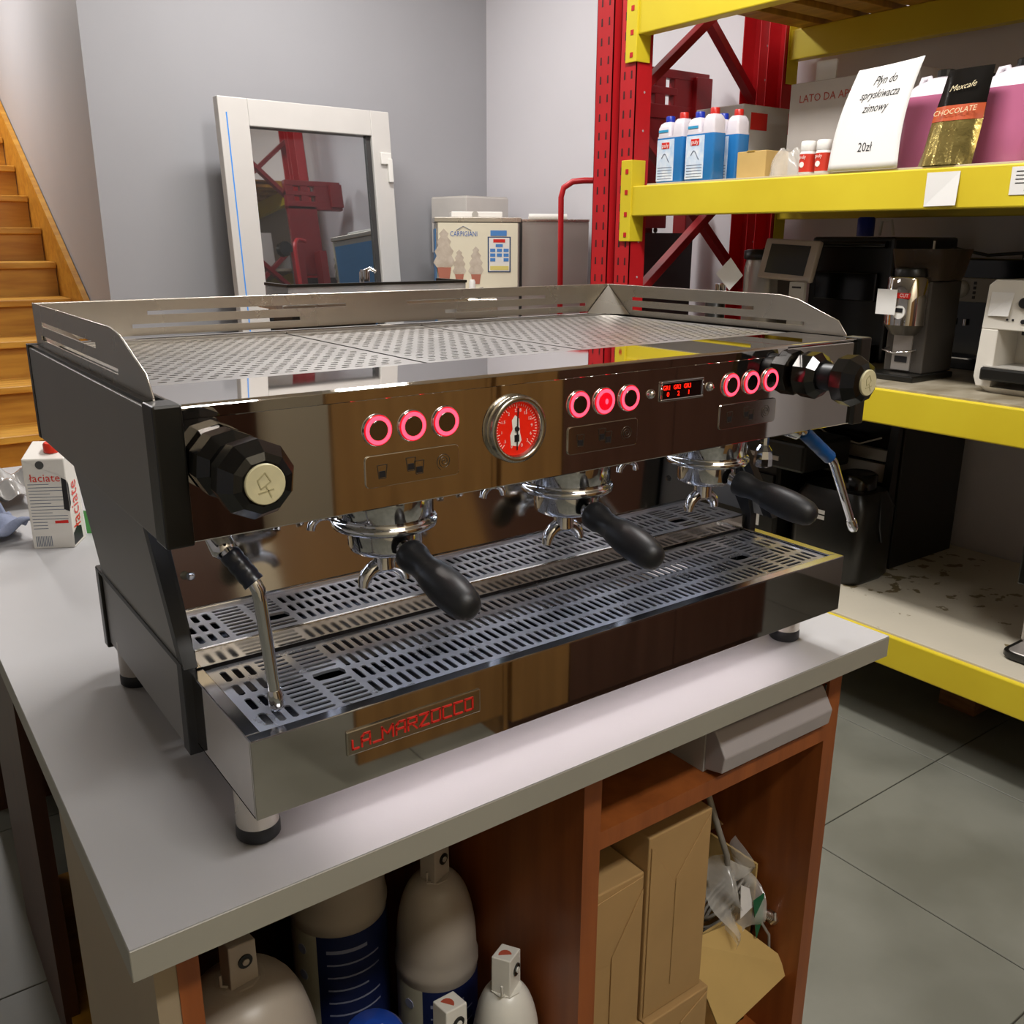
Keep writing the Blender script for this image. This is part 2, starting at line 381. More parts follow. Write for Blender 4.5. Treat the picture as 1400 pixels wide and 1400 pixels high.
MB().add([(.888, .095, -.49), (.912, .093, -.485), (.908, .088, -.53), (.895, .088, -.565)], [(0, 1, 2, 3)]).build('green_card', dgreen, gb, solid=.001)
ft = thing('hose_fitting', (.92, .095, -.53), 'brass and steel threaded hose fitting with a hexagonal nut', 'fitting')
ft2 = MB()
for k in range(6): ft2.lathe([(.0085, 0), (.0095, .002), (.0085, .004)], (.908+.0035*k, .095-.001*k, -.522-.0025*k), (1, -.2, -.35), 14)
ft2.build('thread', brushed, ft); MB().lathe([(.011, 0), (.0135, .002), (.0135, .013), (.011, .015)], (.930, .090, -.538), (1, -.2, -.45), 6, False).build('hex_nut', brushed, ft)
tag(MB().lathe([(.03, 0), (.034, .01), (.034, .05), (.028, .055)], (.83, .30, -.52), (.2, -.6, .6), 18).build('black_cup', blackgloss), 'black plastic cup-shaped part lying in the open carton', 'part')
pfh = thing('spare_handle', (.78, .2, -.55), 'black tool handle with a steel ring lying in the open carton', 'tool')
MB().tube([(.775, .16, -.535), (.79, .2, -.50), (.81, .26, -.47)], [.014, .016, .012], 12).build('grip', rubber, pfh)
MB().lathe([(.010, 0), (.015, .001), (.015, .008), (.010, .009)], (.770, .145, -.55), (0, -1, .3), 14).build('steel_ring', chrome2, pfh)

# ---- water filter cartridges
def wfilter(x, y, r, ztop, label, m, lab, capred=False, collar=True, rot=0, zb=-.80):
    t = thing('water_filter', (x, y, zb), label, 'filter', 'water filter cartridges in the cabinet'); h = ztop-zb; H = h-.055
    pr = [(r*.9, 0), (r, .01), (r, H-.115-r*.6), (r*1.03, H-.11-r*.6), (r*1.03, H-.10-r*.6), (r*.99, H-.09-r*.6)]
    for k in range(1, 16):
        a = k/16*math.pi/2*.95; pr.append((r*.99*math.cos(a)**.62, H-.09-r*.6+(.09+r*.6-.0)*math.sin(a)))
    MB().lathe(pr, (x, y, zb), n=28).build('filter_body', m, t)
    q = MB().lathe([(.022, 0), (r*.42, -.008), (r*.50, -.016), (r*.50, -.026)], (x, y, ztop-.056), n=9, smooth=False); q.build('collar', m, t)
    c, s_ = math.cos(rot), math.sin(rot)
    def loc(a, b, z): return Vector((x+a*c-b*s_, y+a*s_+b*c, z))
    hd = MB(); w_, d_ = .017, .014
    hd.add([loc(-w_, -d_, ztop-.062), loc(w_, -d_, ztop-.062), loc(w_, d_, ztop-.062), loc(-w_, d_, ztop-.062), loc(-w_*.95, -d_, ztop), loc(w_*.95, -d_, ztop-.004), loc(w_*.95, d_, ztop-.006), loc(-w_*.95, d_, ztop-.002)],
           [(0, 3, 2, 1), (4, 5, 6, 7), (0, 1, 5, 4), (1, 2, 6, 5), (2, 3, 7, 6), (3, 0, 4, 7)])
    hd.build('filter_head', m, t, bevel=.0015)
    dn = loc(0, -1, 0)-loc(0, 0, 0)
    MB().lathe([(.0085, 0), (.0085, .002)], loc(.002, -d_, ztop-.026), dn, 16).build('port', blackp, t)
    MB().lathe([(.004, 0), (.004, .0015)], loc(.002, -d_-.002, ztop-.026), dn, 12).build('port_core', m, t)
    if capred:
        MB().lathe([(.009, 0), (.009, .0012)], loc(-.005, -.001, ztop-.0035), (0, 0, 1), 14).build('red_mark', mat('faded_red', 'b0503a', .5, var=.1), t)
    MB().tube([loc(-w_-.001, -.006, ztop-.055), loc(-w_-.008, -.006, ztop-.05), loc(-w_-.008, -.006, ztop-.035)], .0018, 6).build('latch', m, t)
    if lab:
        z1, z0 = zb+H-.12-r*.6, zb+.05; n = 20; L = MB(); a0, a1 = math.radians(175), math.radians(365)
        W = MB()
        for mb, aa, ab, rr in ((W, a0, a0+.75, 1.006), (L, a0+.75, a1, 1.006)):
            vs = []
            for k in range(n+1):
                a = aa+(ab-aa)*k/n; vs += [(x+r*rr*math.cos(a), y+r*rr*math.sin(a), z0), (x+r*rr*math.cos(a), y+r*rr*math.sin(a), z1)]
            mb.add(vs, [(2*k, 2*k+2, 2*k+3, 2*k+1) for k in range(n)], True)
        W.build('picture_strip', mat('filter_sticker', 'b8b39c', .5, var=.05), t); L.build('label', navy, t)
        I = MB()
        for row in range(9):
            zz = z1-.025-.022*row; n2 = 8; a_0 = a0+.95; a_1 = a0+2.1-(.3 if row % 3 == 0 else 0)
            hh = .003 if row else .006
            vs = []
            for k in range(n2+1):
                a = a_0+(a_1-a_0)*k/n2; vs += [(x+r*1.012*math.cos(a), y+r*1.012*math.sin(a), zz-hh/2), (x+r*1.012*math.cos(a), y+r*1.012*math.sin(a), zz+hh/2)]
            I.add(vs, [(2*k, 2*k+2, 2*k+3, 2*k+1) for k in range(n2)])
        for row in range(4):
            a = a0+.38; zz = z1-.03-.045*row; I.lathe([(.008, 0), (.008, .001)], (x+r*1.004*math.cos(a), y+r*1.004*math.sin(a), zz), (math.cos(a), math.sin(a), 0), 10)
        I.build('print', mat('label_print', '8a90a8', .5, var=.1), t)
    return t
wfilter(.068, .175, .086, -.198, 'largest greyish water filter at the front left of the cabinet', filterd, False, rot=.1)
wfilter(.278, .37, .070, -.17, 'tall greyish water filter with a navy label, behind the others', filterd, True, rot=.2)
wfilter(.388, .275, .060, -.268, 'greyish water filter, rear right beside the divider', filterd, True, rot=.35)
wfilter(.402, .118, .048, -.352, 'small white water filter with a red mark, right by the divider', filterm, False, True, rot=.5)
wfilter(.296, .09, .046, -.350, 'small white water filter with a red mark, front centre of the group', filterm, False, True, rot=.1)
bf = thing('water_filter', (.205, .10, -.80), 'water filter with a shiny blue and white round lid, lowest of the group', 'filter', 'water filter cartridges in the cabinet')
MB().lathe([(.035, 0), (.036, .42), (.034, .44)], (.195, .10, -.80), n=24).build('filter_body', filterm, bf)
MB().lathe([(.037, 0), (.037, .012), (.030, .02), (.01, .024)], (.195, .10, -.362), n=24).build('blue_lid', mat('blue_lid', '2349a8', .2, var=.15), bf)
MB().tube([(.182, .088, -.3405), (.196, .08, -.3403), (.204, .094, -.339)], .0035, 8).build('white_clip', whitep, bf)
kp = thing('filter_box', (.03, .3, -.80), 'dark cardboard box behind the largest filter at the cabinet side', 'box')
B(.0, .12, .36, .55, -.80, -.42).build('box_body', woodd, kp, bevel=.002)

# ================================================================ ESPRESSO MACHINE (origin = its front left on the worktop)
em = thing('espresso_machine', (0, 0, 0), 'polished steel three group espresso machine with glowing red ring buttons', 'coffee machine')
W_ = .93; YF = .028; ZL, ZT = .317, .431
TX0, TX1, TZ0, TZ1 = .045, .889, .060, .138
def part(mb, name, m, parent=em, **k): return mb.build(name, m, parent, **k)
# head
hb = part(B(.012, .918, .034, .548, ZL+.003, .418), 'head_body', darkmetal)
part(B(.021, .909, YF, .034, ZL, .427), 'front_panel', chrome, bevel=.0012)
part(MB().prism([(YF-.003, .419), (YF-.0035, .429), (YF, ZT), (.135, ZT), (.135, .4285), (.034, .4285), (YF, .426), (YF-.001, .419)], 'X', .021, .76), 'front_lip', chrome, bevel=.0006, seg=1)
part(B(.76, .909, YF+.0005, .135, .4275, ZT), 'top_strip', chrome, bevel=.001)
for x0, x1 in ((-.001, .022), (.908, .931)):
    part(B(x0, x1, .022, .052, ZL-.001, ZT+.001), 'corner_post', blackp, bevel=.002)
for x0, x1 in ((0, .012), (.918, .930)):
    part(B(x0, x1, .052, .545, ZL, ZT-.003), 'side_panel', panelgrey, bevel=.001)
    part(B(x0-.001, x1+.001, .545, .558, ZL, ZT+.001), 'rear_trim', blackp, bevel=.001)
    part(B(x0+.003, x1-.003, .06, .545, ZT-.003, ZT), 'seam_strip', blackp)
part(B(0.002, .928, .55, .557, ZL, ZT), 'rear_panel', panelgrey)
# gallery rail
def fy_(z):
    return .055+(z-.433)/.017*.014 if z < .45 else (.069+(z-.45)/.025*.069 if z < .475 else .138+(z-.475)/.005*.03)
def band(mb, x, z0, z1, cuts=()):
    yb = .5385
    segs = []; ys = [None]+[c for ab in sorted(cuts) for c in ab]+[yb]
    for k in range(0, len(ys), 2):
        a, b = ys[k], ys[k+1]
        p = [(a if a else fy_(z0), z0), (b, z0), (b, z1), (a if a else fy_(z1), z1)]
        mb.prism(p, 'X', x, x+.0016)
def side_rail(x, up, lo):
    r = MB()
    for z0, z1, c in ((.431, .440, ()), (.440, .4455, (lo,)), (.4455, .450, ()), (.450, .456, ()), (.456, .4615, (up,)), (.4615, .475, ()), (.475, .4795, ())): band(r, x, z0, z1, c)
    r.tube([(x+.0008, fy_(z), z) for z in (.433, .442, .45)]+[(x+.0008, fy_(.46), .46), (x+.0008, fy_(.475), .475), (x+.0008, .17, .4797), (x+.0008, .5385, .4797)], .0011, 6)
    return part(r, 'gallery_rail', brushed)
side_rail(.009, (.232, .494), (.156, .506)); side_rail(.9195, (.215, .477), (.124, .476))
r = MB(); yb = .538
def rb(z0, z1, cuts):
    xs = [.009]+[c for ab in cuts for c in ab]+[.921]
    for k in range(0, len(xs), 2): r.box(xs[k], xs[k+1], yb, yb+.0016, z0, z1)
rb(.4355, .445, ()); rb(.445, .450, ((.12, .346), (.585, .87))); rb(.450, .461, ()); rb(.461, .466, ((.14, .417), (.518, .782))); rb(.466, .4797, ())
r.tube([(.009, yb+.0008, .4797), (.921, yb+.0008, .4797)], .0011, 6)
part(r, 'rear_rail', brushed)
part(MB().add([(.9185, .536, .479), (.872, .5365, .4325), (.9185, .480, .4325), (.9185, .5365, .4325)], [(0, 1, 2), (0, 2, 3), (0, 3, 1), (1, 3, 2)]), 'rail_gusset', brushed)
part(MB().add([(.0115, .536, .479), (.058, .5365, .4325), (.0115, .480, .4325), (.0115, .5365, .4325)], [(0, 2, 1), (0, 3, 2), (0, 1, 3), (1, 2, 3)]), 'rail_gusset', brushed)
rs = MB()
for x in (.10, .47, .82): rs.box(x, x+.02, .515, .545, .4305, .4325)
part(rs, 'rail_bracket', brushed)
# cup warmer panels
part(B(.02, .91, .135, .536, .405, .416), 'cup_tray_pan', mat('tray_pan', '11100f', .5, .2, var=.15))
for x0, x1 in ((.03, .309), (.3135, .522), (.5265, .90)):
    p = MB(); m_ = .011
    nx = round((x1-x0-2*m_)/.0150)
    perf(p, x0+m_, x1-m_, .149, .498, nx, 27, .0047, .0027, ZT-.0005, .002, .72, True)
    for a in ((x0, x0+m_, .137, .51), (x1-m_, x1, .137, .51), (x0+m_, x1-m_, .137, .149), (x0+m_, x1-m_, .498, .51)): plate(p, *a, ZT-.0005)
    p.box(x0, x1, .1365, .138, .425, ZT-.0006); p.box(x0, x1, .509, .5105, .425, ZT+.0015); p.box(x0, x0+.001, .137, .51, .425, ZT-.0006); p.box(x1-.001, x1, .137, .51, .425, ZT-.0006)
    part(p, 'cup_tray', cup_steel)
part(MB().box(.03, .90, .511, .517, .4312, .4332), 'tray_rear_edge', chrome2)
# buttons, plates, gauge, display
BZ = .391
def ring(parent, x, glow2=False):
    y = YF
    part(MB().lathe([(.0175, 0), (.0175, .003), (.0165, .006), (.0, .006)], (x, y, BZ), (0, -1, 0), 28), 'button', chrome2) if False else None
    b = part(MB().lathe([(.0150, 0), (.0150, .0012), (.0143, .0022), (.0135, .0025)], (x, y, BZ), (0, -1, 0), 28), 'button', chrome2)
    g = MB().lathe([(.0141, .0015), (.0141, .0028), (.0132, .0033)], (x, y, BZ), (0, -1, 0), 28); g.build('red_rim', ringr, b)
    q = MB(); n = 32
    ri, ro = (.0094 if not glow2 else .0080), .0131
    for k in range(n):
        a, c = 2*math.pi*k/n, 2*math.pi*(k+1)/n
        v = [(x+R_*math.cos(t), y-.0036, BZ+R_*math.sin(t)) for R_, t in ((ri, a), (ro, a), (ro, c), (ri, c))]
        q.add(v, [(0, 1, 2, 3)])
    q.build('light_ring', ringm, b)
    MB().lathe([(.0095, 0), (.0095, .0038), (.009, .0041)], (x, y, BZ), (0, -1, 0), 24).build('button_face', mat('button_steel', '8f8a86', .12, 1) if not glow2 else ringr, b)
    if glow2: MB().lathe([(.002, 0), (.002, .0005)], (x+.001, y-.0042, BZ), (0, -1, 0), 12, sy=1.5).build('drop_icon', ringm, b)
xs = [.193, .229, .265, .428, .463, .499, .662, .698, .733]
for k, x in enumerate(xs): ring(em, x, k == 4)
etch = mat('etched_line', '5d564e', .35, .8, var=.1)
for k, (a, b) in enumerate(((.179, .279), (.414, .513), (.646, .748))):
    rr = [(p.x, p.y) for p in rrect((a+b)/2, .353, b-a, .030, .0045, 0, 4)]
    c = part(MB().prism(rr, 'Y', YF-.0016, YF+.0002), 'icon_plate', mat('plate_steel', 'c4bfb8', .07, 1, rvar=.05), bevel=.0005)
    def cup(mb, x, z, s):
        mb.add([(x-.0045*s, YF-.0021, z+.006*s), (x-.0033*s, YF-.0021, z-.006*s), (x+.0033*s, YF-.0021, z-.006*s), (x+.0045*s, YF-.0021, z+.006*s)], [(0, 1, 2, 3)])
    ic = MB()
    for x, z in ((a+.017, .352), (a+.047, .355), (a+.056, .351)):
        dk = MB()
        for (u0, v0), (u1, v1) in (((-.005, .0065), (.005, .0065)), ((-.005, .0065), (-.0035, -.006)), ((.005, .0065), (.0035, -.006)), ((-.0035, -.006), (.0035, -.006))):
            ic.bar((x+u0, YF-.0018, z+v0), (x+u1, YF-.0018, z+v1), .0006, .0005, (0, 1, 0))
        dk.box(x-.0030, x+.0030, YF-.0021, YF-.0016, z-.0050, z+.0008); dk.build('icon_fill', black_ink, c)
    pts = [(a+.083+(.0008+.0075*t/40)*math.cos(t*.42), YF-.0018, .353+(.0008+.0075*t/40)*math.sin(t*.42)) for t in range(41)]
    ic.tube(pts, .00035, 5)
    ic.build('icon_outline', etch, c)['kind'] = 'stuff'
gz, gx = .375, .346
gb_ = part(MB().lathe([(.0335, 0), (.0345, .004), (.0335, .0085), (.0305, .0105), (.0275, .0085), (.0268, .003)], (gx, YF, gz), (0, -1, 0), 40), 'pressure_gauge', mat('gauge_bezel', 'b9b4a8', .16, 1, rvar=.1))
MB().lathe([(.0272, .001), (.0272, .0032)], (gx, YF, gz), (0, -1, 0), 32).build('dial', gaugered, gb_)
tk = MB(); yy = YF-.0036
for k in range(41):
    a = math.radians(225-270*k/40); l = .0045 if k % 5 == 0 else .0022
    tk.bar((gx+.0252*math.cos(a), yy, gz+.0252*math.sin(a)), (gx+(.0252-l)*math.cos(a), yy, gz+(.0252-l)*math.sin(a)), .0006, .0003, (0, 1, 0))
for k, s_ in enumerate(('0', '3', '6', '9', '12', '15', '18')):
    a = math.radians(-70+25*k)
    tk.text(s_, .0048, (gx+.0185*math.cos(a), yy, gz+.0185*math.sin(a)), (1, 0, 0), (0, 0, 1))
for k, s_ in enumerate(('0', '.5', '1', '1.5', '2', '2.5')):
    a = math.radians(250-32*k)
    tk.text(s_, .0045, (gx+.0185*math.cos(a), yy, gz+.0185*math.sin(a)), (1, 0, 0), (0, 0, 1))
tk.build('scale_print', white_ink, gb_)
em2 = MB().prism([(gx-.007, gz-.016), (gx+.002, gz-.018), (gx+.006, gz-.012), (gx+.004, gz-.004), (gx+.003, gz+.010), (gx-.002, gz+.014), (gx-.006, gz+.009), (gx-.005, gz), (gx-.008, gz-.006)], 'Y', yy-.0003, yy)
em2.build('white_emblem', white_ink, gb_)
nd = MB().bar((gx, yy-.0012, gz-.0215), (gx+.001, yy-.0012, gz+.021), .0011, .0006, (0, 1, 0)).lathe([(.0028, 0), (.002, .0025)], (gx, yy, gz), (0, -1, 0), 14)
nd.box(gx-.0028, gx+.0028, yy-.0009, yy-.0004, gz-.013, gz-.006)
nd.build('needle', black_ink, gb_)
ds = MB()
for a in ((.546, .614, .4015, .4045), (.546, .614, .3815, .3845), (.546, .5485, .3845, .4015), (.6115, .614, .3845, .4015)): ds.box(a[0], a[1], YF-.003, YF, a[2], a[3])
dsp = part(ds, 'display_frame', chrome2, bevel=.001)
B(.548, .612, YF-.0008, YF, .384, .402).build('display_window', mat('display_black', '160606', .12), dsp)
dt = MB()
for k, (s1, s2) in enumerate((('GR1', '0'), ('GR2', '2'), ('GR3', '1'))):
    dt.text(s1, .0072, (.5555+.0165*k, YF-.001, .3965), (1, 0, 0), (0, 0, 1), sx=.9); dt.text(s2, .0075, (.558+.0165*k, YF-.001, .3890), (1, 0, 0), (0, 0, 1))
dt.build('display_digits', ledred, dsp)
for x in (.532, .626): part(MB().lathe([(.0055, 0), (.0052, .002), (.0035, .0045), (.001, .0055)], (x, YF, BZ+.001), (0, -1, 0), 16), 'screw_head', chrome2)
# steam knobs (faceted)
def knob(x, z, tx=0, tz=0):
    d = Vector((tx, -1, tz)).normalized(); o = Vector((x, YF, z)); ph = .2
    k = part(MB().lathe([(.018, 0), (.0285, .006), (.0290, .026), (.021, .034)], o, d, 10, False, ph=ph), 'steam_knob_base', blackgloss)
    MB().lathe([(.0165, 0), (.0165, .020), (.0155, .022), (.0165, .024)], o+d*.032, d, 20).build('neck', rubber, k)
    kk = part(MB().lathe([(.0185, 0), (.0300, .010), (.0310, .026), (.0235, .040), (.0175, .0425)], o+d*.052, d, 10, False, ph=ph), 'steam_knob', blackgloss)
    MB().lathe([(.0155, 0), (.0155, .002), (.0148, .0025)], o+d*.0945, d, 28).build('cream_cap', cream, kk)
    q = MB(); x_, y_, _ = q.frame(d); c = o+d*.0972
    for pts in ([(-.006, .004), (.000, .009)], [(.000, .009), (.004, .002)], [(.004, .002), (-.004, -.003)], [(-.004, -.003), (-.006, .004)], [(0, -.001), (.004, -.010)], [(-.006, -.006), (.006, -.004)]):
        (a, b), (e, f) = pts; q.bar(c+Vector((a, 0, b)), c+Vector((e, 0, f)), .0009, .0006, (0, 1, 0))
    q.build('cap_relief', mat('cream_relief', 'b0a780', .45, var=.1), kk)
    return k
knob(.050, .383); knob(.794, .394)
part(MB().lathe([(.0125, 0), (.0125, .003), (.010, .0045)], (.812, -.001, .399), (.35, -1, .1), 24), 'round_lens', chrome2)
# hidden-from-front rear block, mirrored splash panel
part(MB().prism([(.272, .155), (.275, .155), (.318, ZL+.002), (.315, ZL+.002)], 'X', .05, .88), 'splash_panel', mat('splash_steel', 'c0bab2', .05, 1, rvar=.05))
part(MB().prism([(.277, .055), (.53, .055), (.53, ZL+.004), (.322, ZL+.004), (.277, .15)], 'X', .055, .875), 'rear_body', darkmetal)
part(B(.02, .91, .034, .275, ZL-.0005, ZL+.0025), 'head_underside', brushed)
for sx in (0, 1):
    def X(a, b): return (a, b) if not sx else (W_-b, W_-a)
    x0, x1 = X(.030, .042)
    part(MB().prism([(.565, ZL), (.445, .162), (.130, .162), (.235, ZL)], 'X', x0, x1), 'lower_side_panel', panelgrey, bevel=.001)
    x0, x1 = X(.036, .050)
    part(MB().prism([(.235, ZL), (.280, ZL), (.175, .160), (.180, .050), (.160, .050), (.158, .160), (.165, .185)], 'X', x0, x1), 'edge_trim', rubber, bevel=.001)
    x0, x1 = X(.0292, .0425); part(MB().prism([(.229, ZL), (.243, ZL), (.141, .162), (.124, .162)], 'X', x0, x1), 'front_edge_trim', rubber)
    x0, x1 = X(.040, .052)
    part(B(x0, x1, .178, .502, .047, .148), 'base_panel', panelgrey, bevel=.001)
    x0, x1 = X(.036, .054)
    part(B(x0, x1, .502, .520, .040, .150), 'base_rear_trim', blackp, bevel=.002)
    x0, x1 = X(.036, .053)
    part(B(x0, x1, .172, .505, .146, .1505), 'base_top_trim', rubber); x0, x1 = X(.0285, .031); part(MB().prism([(.452, .162), (.452, .165), (.130, .165), (.130, .162)], 'X', x0, x1), 'seam_strip', rubber)
    xs0 = .0505 if not sx else .8785
    part(MB().lathe([(.005, 0), (.0045, .002), (.002, .003)], (xs0+(.035 if not sx else -.035), .2715, .20), (0, -1, 0), 12), 'panel_screw', chrome2)
# drip tray
dtp = MB()
dtp.box(TX0, TX1, 0, .003, TZ0, TZ1); dtp.box(TX0, TX0+.003, .003, .172, TZ0, TZ1); dtp.box(TX1-.003, TX1, .003, .172, TZ0, TZ1); dtp.box(TX0, TX1, .003, .172, TZ0, TZ0+.003)
tr = part(dtp, 'drip_tray', chrome, bevel=.0007, seg=1)
rim = MB()
rim.box(TX0, TX1, 0, .013, TZ1-.0015, TZ1+.001); rim.box(TX0, TX0+.014, .013, .172, TZ1-.0015, TZ1+.001); rim.box(TX1-.014, TX1, .013, .172, TZ1-.0015, TZ1+.001)
rim.build('tray_rim', mat('rim_steel', 'c6c6ca', .1, 1, rvar=.06), tr, bevel=.0009)
B(TX0+.004, TX1-.004, .004, .17, .095, .097).build('tray_floor', mat('tray_floor_steel', '8d95a6', .14, 1, rvar=.2, bump=.2, bscale=40), tr)
def grille(x0, x1, y0, y1, rows, z, oval_x, oval_y, name):
    g = MB(); d = (y1-y0)/rows; p = .0108; m1 = x0+3*.0125; 
    perf(g, x0, m1, y0, y1, 3, rows, .0035, d*.38, z, .0015)
    perf(g, x1-3*.0125, x1, y0, y1, 3, rows, .0035, d*.38, z, .0015)
    nr = round((y1-y0)/.0092)
    for xa, xb in ((m1, m1+.035), (x1-3*.0125-.035, x1-3*.0125)): perf(g, xa, xb, y0, y1, 1, nr, .0150, .0027, z, .0015, .88)
    for xa, xb, ox in ((m1+.035, m1+.075, oval_x[0]), (x1-3*.0125-.075, x1-3*.0125-.035, oval_x[1])):
        oy0, oy1 = oval_y-.0135, oval_y+.0135
        n1 = max(1, round((oy0-y0)/.0092)); n2 = max(1, round((y1-oy1)/.0092))
        perf(g, xa, xb, y0, oy0, 1, n1, .0160, .0027, z, .0015, .88); perf(g, xa, xb, oy1, y1, 1, n2, .0160, .0027, z, .0015, .88)
        cell(g, xa, xb, oy0, oy1, .0170, .0095, z, .003, .86)
    xa, xb = m1+.075, x1-3*.0125-.075; n = round((xb-xa)/p)
    perf(g, xa, xb, y0, y1, n, rows, .0029, d*.39, z, .0015)
    return g
gx0, gx1 = TX0+.022, TX1-.022
g = grille(gx0, gx1, .020, .158, 4, TZ1-.002, (0, 0), .086, 'g')
for a in ((gx0-.007, gx0, .014, .165), (gx1, gx1+.007, .014, .165), (gx0, gx1, .014, .020), (gx0, gx1, .158, .166)): plate(g, *a, TZ1-.002)
g.build('drip_grille', wet_steel, tr)
# upper cup step
ug = part(B(.052, .878, .166, .171, .140, .1595), 'upper_tray', mat('fascia_steel', 'c9c1b4', .09, 1, rvar=.08), bevel=.001)
g = grille(.060, .870, .178, .262, 3, .1585, (0, 0), .207, 'g')
for a in ((.052, .060, .170, .268), (.870, .878, .170, .268), (.060, .870, .170, .178), (.060, .870, .262, .268)): plate(g, *a, .1585)
g.build('upper_grille', tray_steel, ug)
B(.052, .878, .268, .272, .1565, .1625).build('rear_lip', chrome2, ug, bevel=.001)
B(.055, .875, .172, .270, .138, .140).build('upper_tray_floor', mat('tray_floor_steel', '8d95a6'), ug)
# badge
bd = part(B(.134, .283, -.0022, .0003, .094, .1195), 'name_badge', mat('badge_steel', 'bdb6a8', .12, 1, rvar=.08), bevel=.0012)
bl = MB(); yy = -.0026
def strokes(ch, x, w, z0, h):
    t = {'L': [[(0, 1), (0, 0), (1, 0)]], 'A': [[(0, 0), (0, .75), (.35, 1), (1, 1), (1, 0)], [(0, .42), (1, .42)]], '_': [[(0, 0), (1, 0)]],
         'M': [[(0, 0), (0, 1), (.5, .35), (1, 1), (1, 0)]], 'R': [[(0, 0), (0, 1), (1, 1), (1, .5), (0, .5)], [(.45, .5), (1, 0)]], 'Z': [[(0, 1), (1, 1), (0, 0), (1, 0)]],
         'O': [[(0, 0), (0, 1), (1, 1), (1, 0), (0, 0)]], 'C': [[(1, 1), (0, 1), (0, 0), (1, 0)]]}[ch]
    for pl in t:
        for (a, b), (c, d) in zip(pl, pl[1:]):
            p, q = Vector((x+w*a, yy, z0+h*b)), Vector((x+w*c, yy, z0+h*d)); e = (q-p).normalized()*.0007
            bl.bar(p-e, q+e, .0017, .0009, (0, 1, 0))
x = .1395
for ch, w in (('L', .006), ('A', .0085), ('_', .006), ('M', .0115), ('A', .0095), ('R', .0095), ('Z', .010), ('O', .0095), ('C', .0095), ('C', .0095), ('O', .009)):
    strokes(ch, x, w if ch != '_' else w+.004, .1005, .0125 if ch not in 'L' else .009); x += w+(.0035 if ch != '_' else .0035)
bl.build('lettering', red_ink, bd)
# feet and light strip
for x, y in ((.068, .066), (.862, .066), (.060, .465), (.870, .465)):
    f = part(MB().lathe([(.0205, .014), (.0205, .062)], (x, y, 0), n=24), 'foot', brushed if y < .2 else steelm)
    MB().lathe([(.0185, 0), (.0212, .003), (.0212, .013), (.0205, .016)], (x, y, 0), n=24).build('rubber_pad', rubber, f)
part(B(.13, .80, .022, .032, .0575, .0598), 'under_light_strip', led)
for x0, x1 in ((.27, .44), (.50, .68), (.04, .19), (.74, .85)):
    part(B(x0, x1, .200, .206, ZL-.004, ZL-.001), 'group_light', ledb)
# groups and portafilters
def group(x, dx, dz=-.235):
    y = .090
    part(MB().lathe([(.0495, .034), (.0495, .008), (.0475, .006), (.0525, .004), (.0535, .001), (.0525, -.003), (.044, -.005), (.0, -.005)], (x, y, .285), n=40), 'group_head', chrome2)
    pf = part(MB().lathe([(.0375, .013), (.0375, -.006), (.0355, -.011), (.029, -.0145), (.0, -.0145)], (x, y, .268), n=36), 'portafilter', chrome2)
    d = Vector((dx, -1, dz)).normalized(); o = Vector((x, y, .272))
    nk = MB().tube([o+d*.030, o+d*.040, o+d*.055], [.010, .0085, .0085], 14)
    sd = Vector((1, 0, 0)); nk.build('neck', chrome2, pf)
    prof = [(.046, .0145), (.049, .0162), (.060, .0160), (.067, .0138), (.076, .0136), (.086, .0152), (.0875, .0158), (.090, .0165), (.104, .0182), (.120, .0186), (.134, .0176), (.146, .0155), (.153, .0120), (.1565, .006), (.157, .001)]
    MB().tube([o+d*t for t, _ in prof], [r_ for _, r_ in prof], 22).build('handle', rubber, pf)
    sp = MB().lathe([(.0125, .258-.240), (.0115, 0), (.012, -.006)], (x, y+.004, .240), n=20)
    arch = []
    for k in range(11):
        a = math.pi*k/10; arch.append((x-.0245*math.cos(a), y+.004+.002*math.sin(a), .216+.020*math.sin(a)))
    sp.tube(arch, [.0055, .0065, .0075, .008, .0085, .009, .0085, .008, .0075, .0065, .0055], 12, flat=1)
    sp.build('spout', chrome2, pf)
    # chrome twin outlet behind the group
    q = MB()
    arch = [(x-.016*math.cos(math.pi*k/8), .238, .238+.014*math.sin(math.pi*k/8)) for k in range(9)]
    q.tube(arch, .005, 10); q.tube([(x, .238, .25), (x, .238, ZL)], .008, 12)
    part(q, 'rear_outlet', chrome2)
group(.230, .03); group(.466, .0); group(.700, .20)
# steam wands and hot water tap
def wand(p0, p1, p2, sleeve_m, back):
    p0, p1, p2 = map(Vector, (p0, p1, p2))
    wn = part(MB().tube([back, p0, p0.lerp(p1, .9), p1+(p2-p1)*.03, p1.lerp(p2, .12), p1.lerp(p2, .9), p2], [.006, .006, .006, .0062, .006, .0055, .0055], 14), 'steam_wand', chrome2)
    s = MB(); n = 14; a, b = p0.lerp(p1, .08), p0.lerp(p1, .88)
    s.tube([a.lerp(b, t/n) for t in range(n+1)], [.0095 if k % 4 else .0088 for k in range(n+1)], 14); s.build('grip_sleeve', sleeve_m, wn)
    d = (p2-p1).normalized(); MB().lathe([(.0058, -.004), (.0072, .001), (.0076, .012), (.0045, .017), (.001, .018)], p2, d, 14).build('tip', chrome2, wn)
    bj = MB().lathe([(.008, 0), (.011, .004), (.011, .02)], p0-Vector((0, 0, .004)), Vector(back)-p0, 14); bj.build('ball_joint', chrome2, wn)
wand((.052, .040, .302), (.070, .020, .270), (.080, .026, .165), mat('blue_black_rubber', '141a2a', .3, var=.2), (.050, .06, .318))
wand((.815, .035, .318), (.884, .030, .268), (.940, .028, .172), bluerub, (.80, .05, .325))
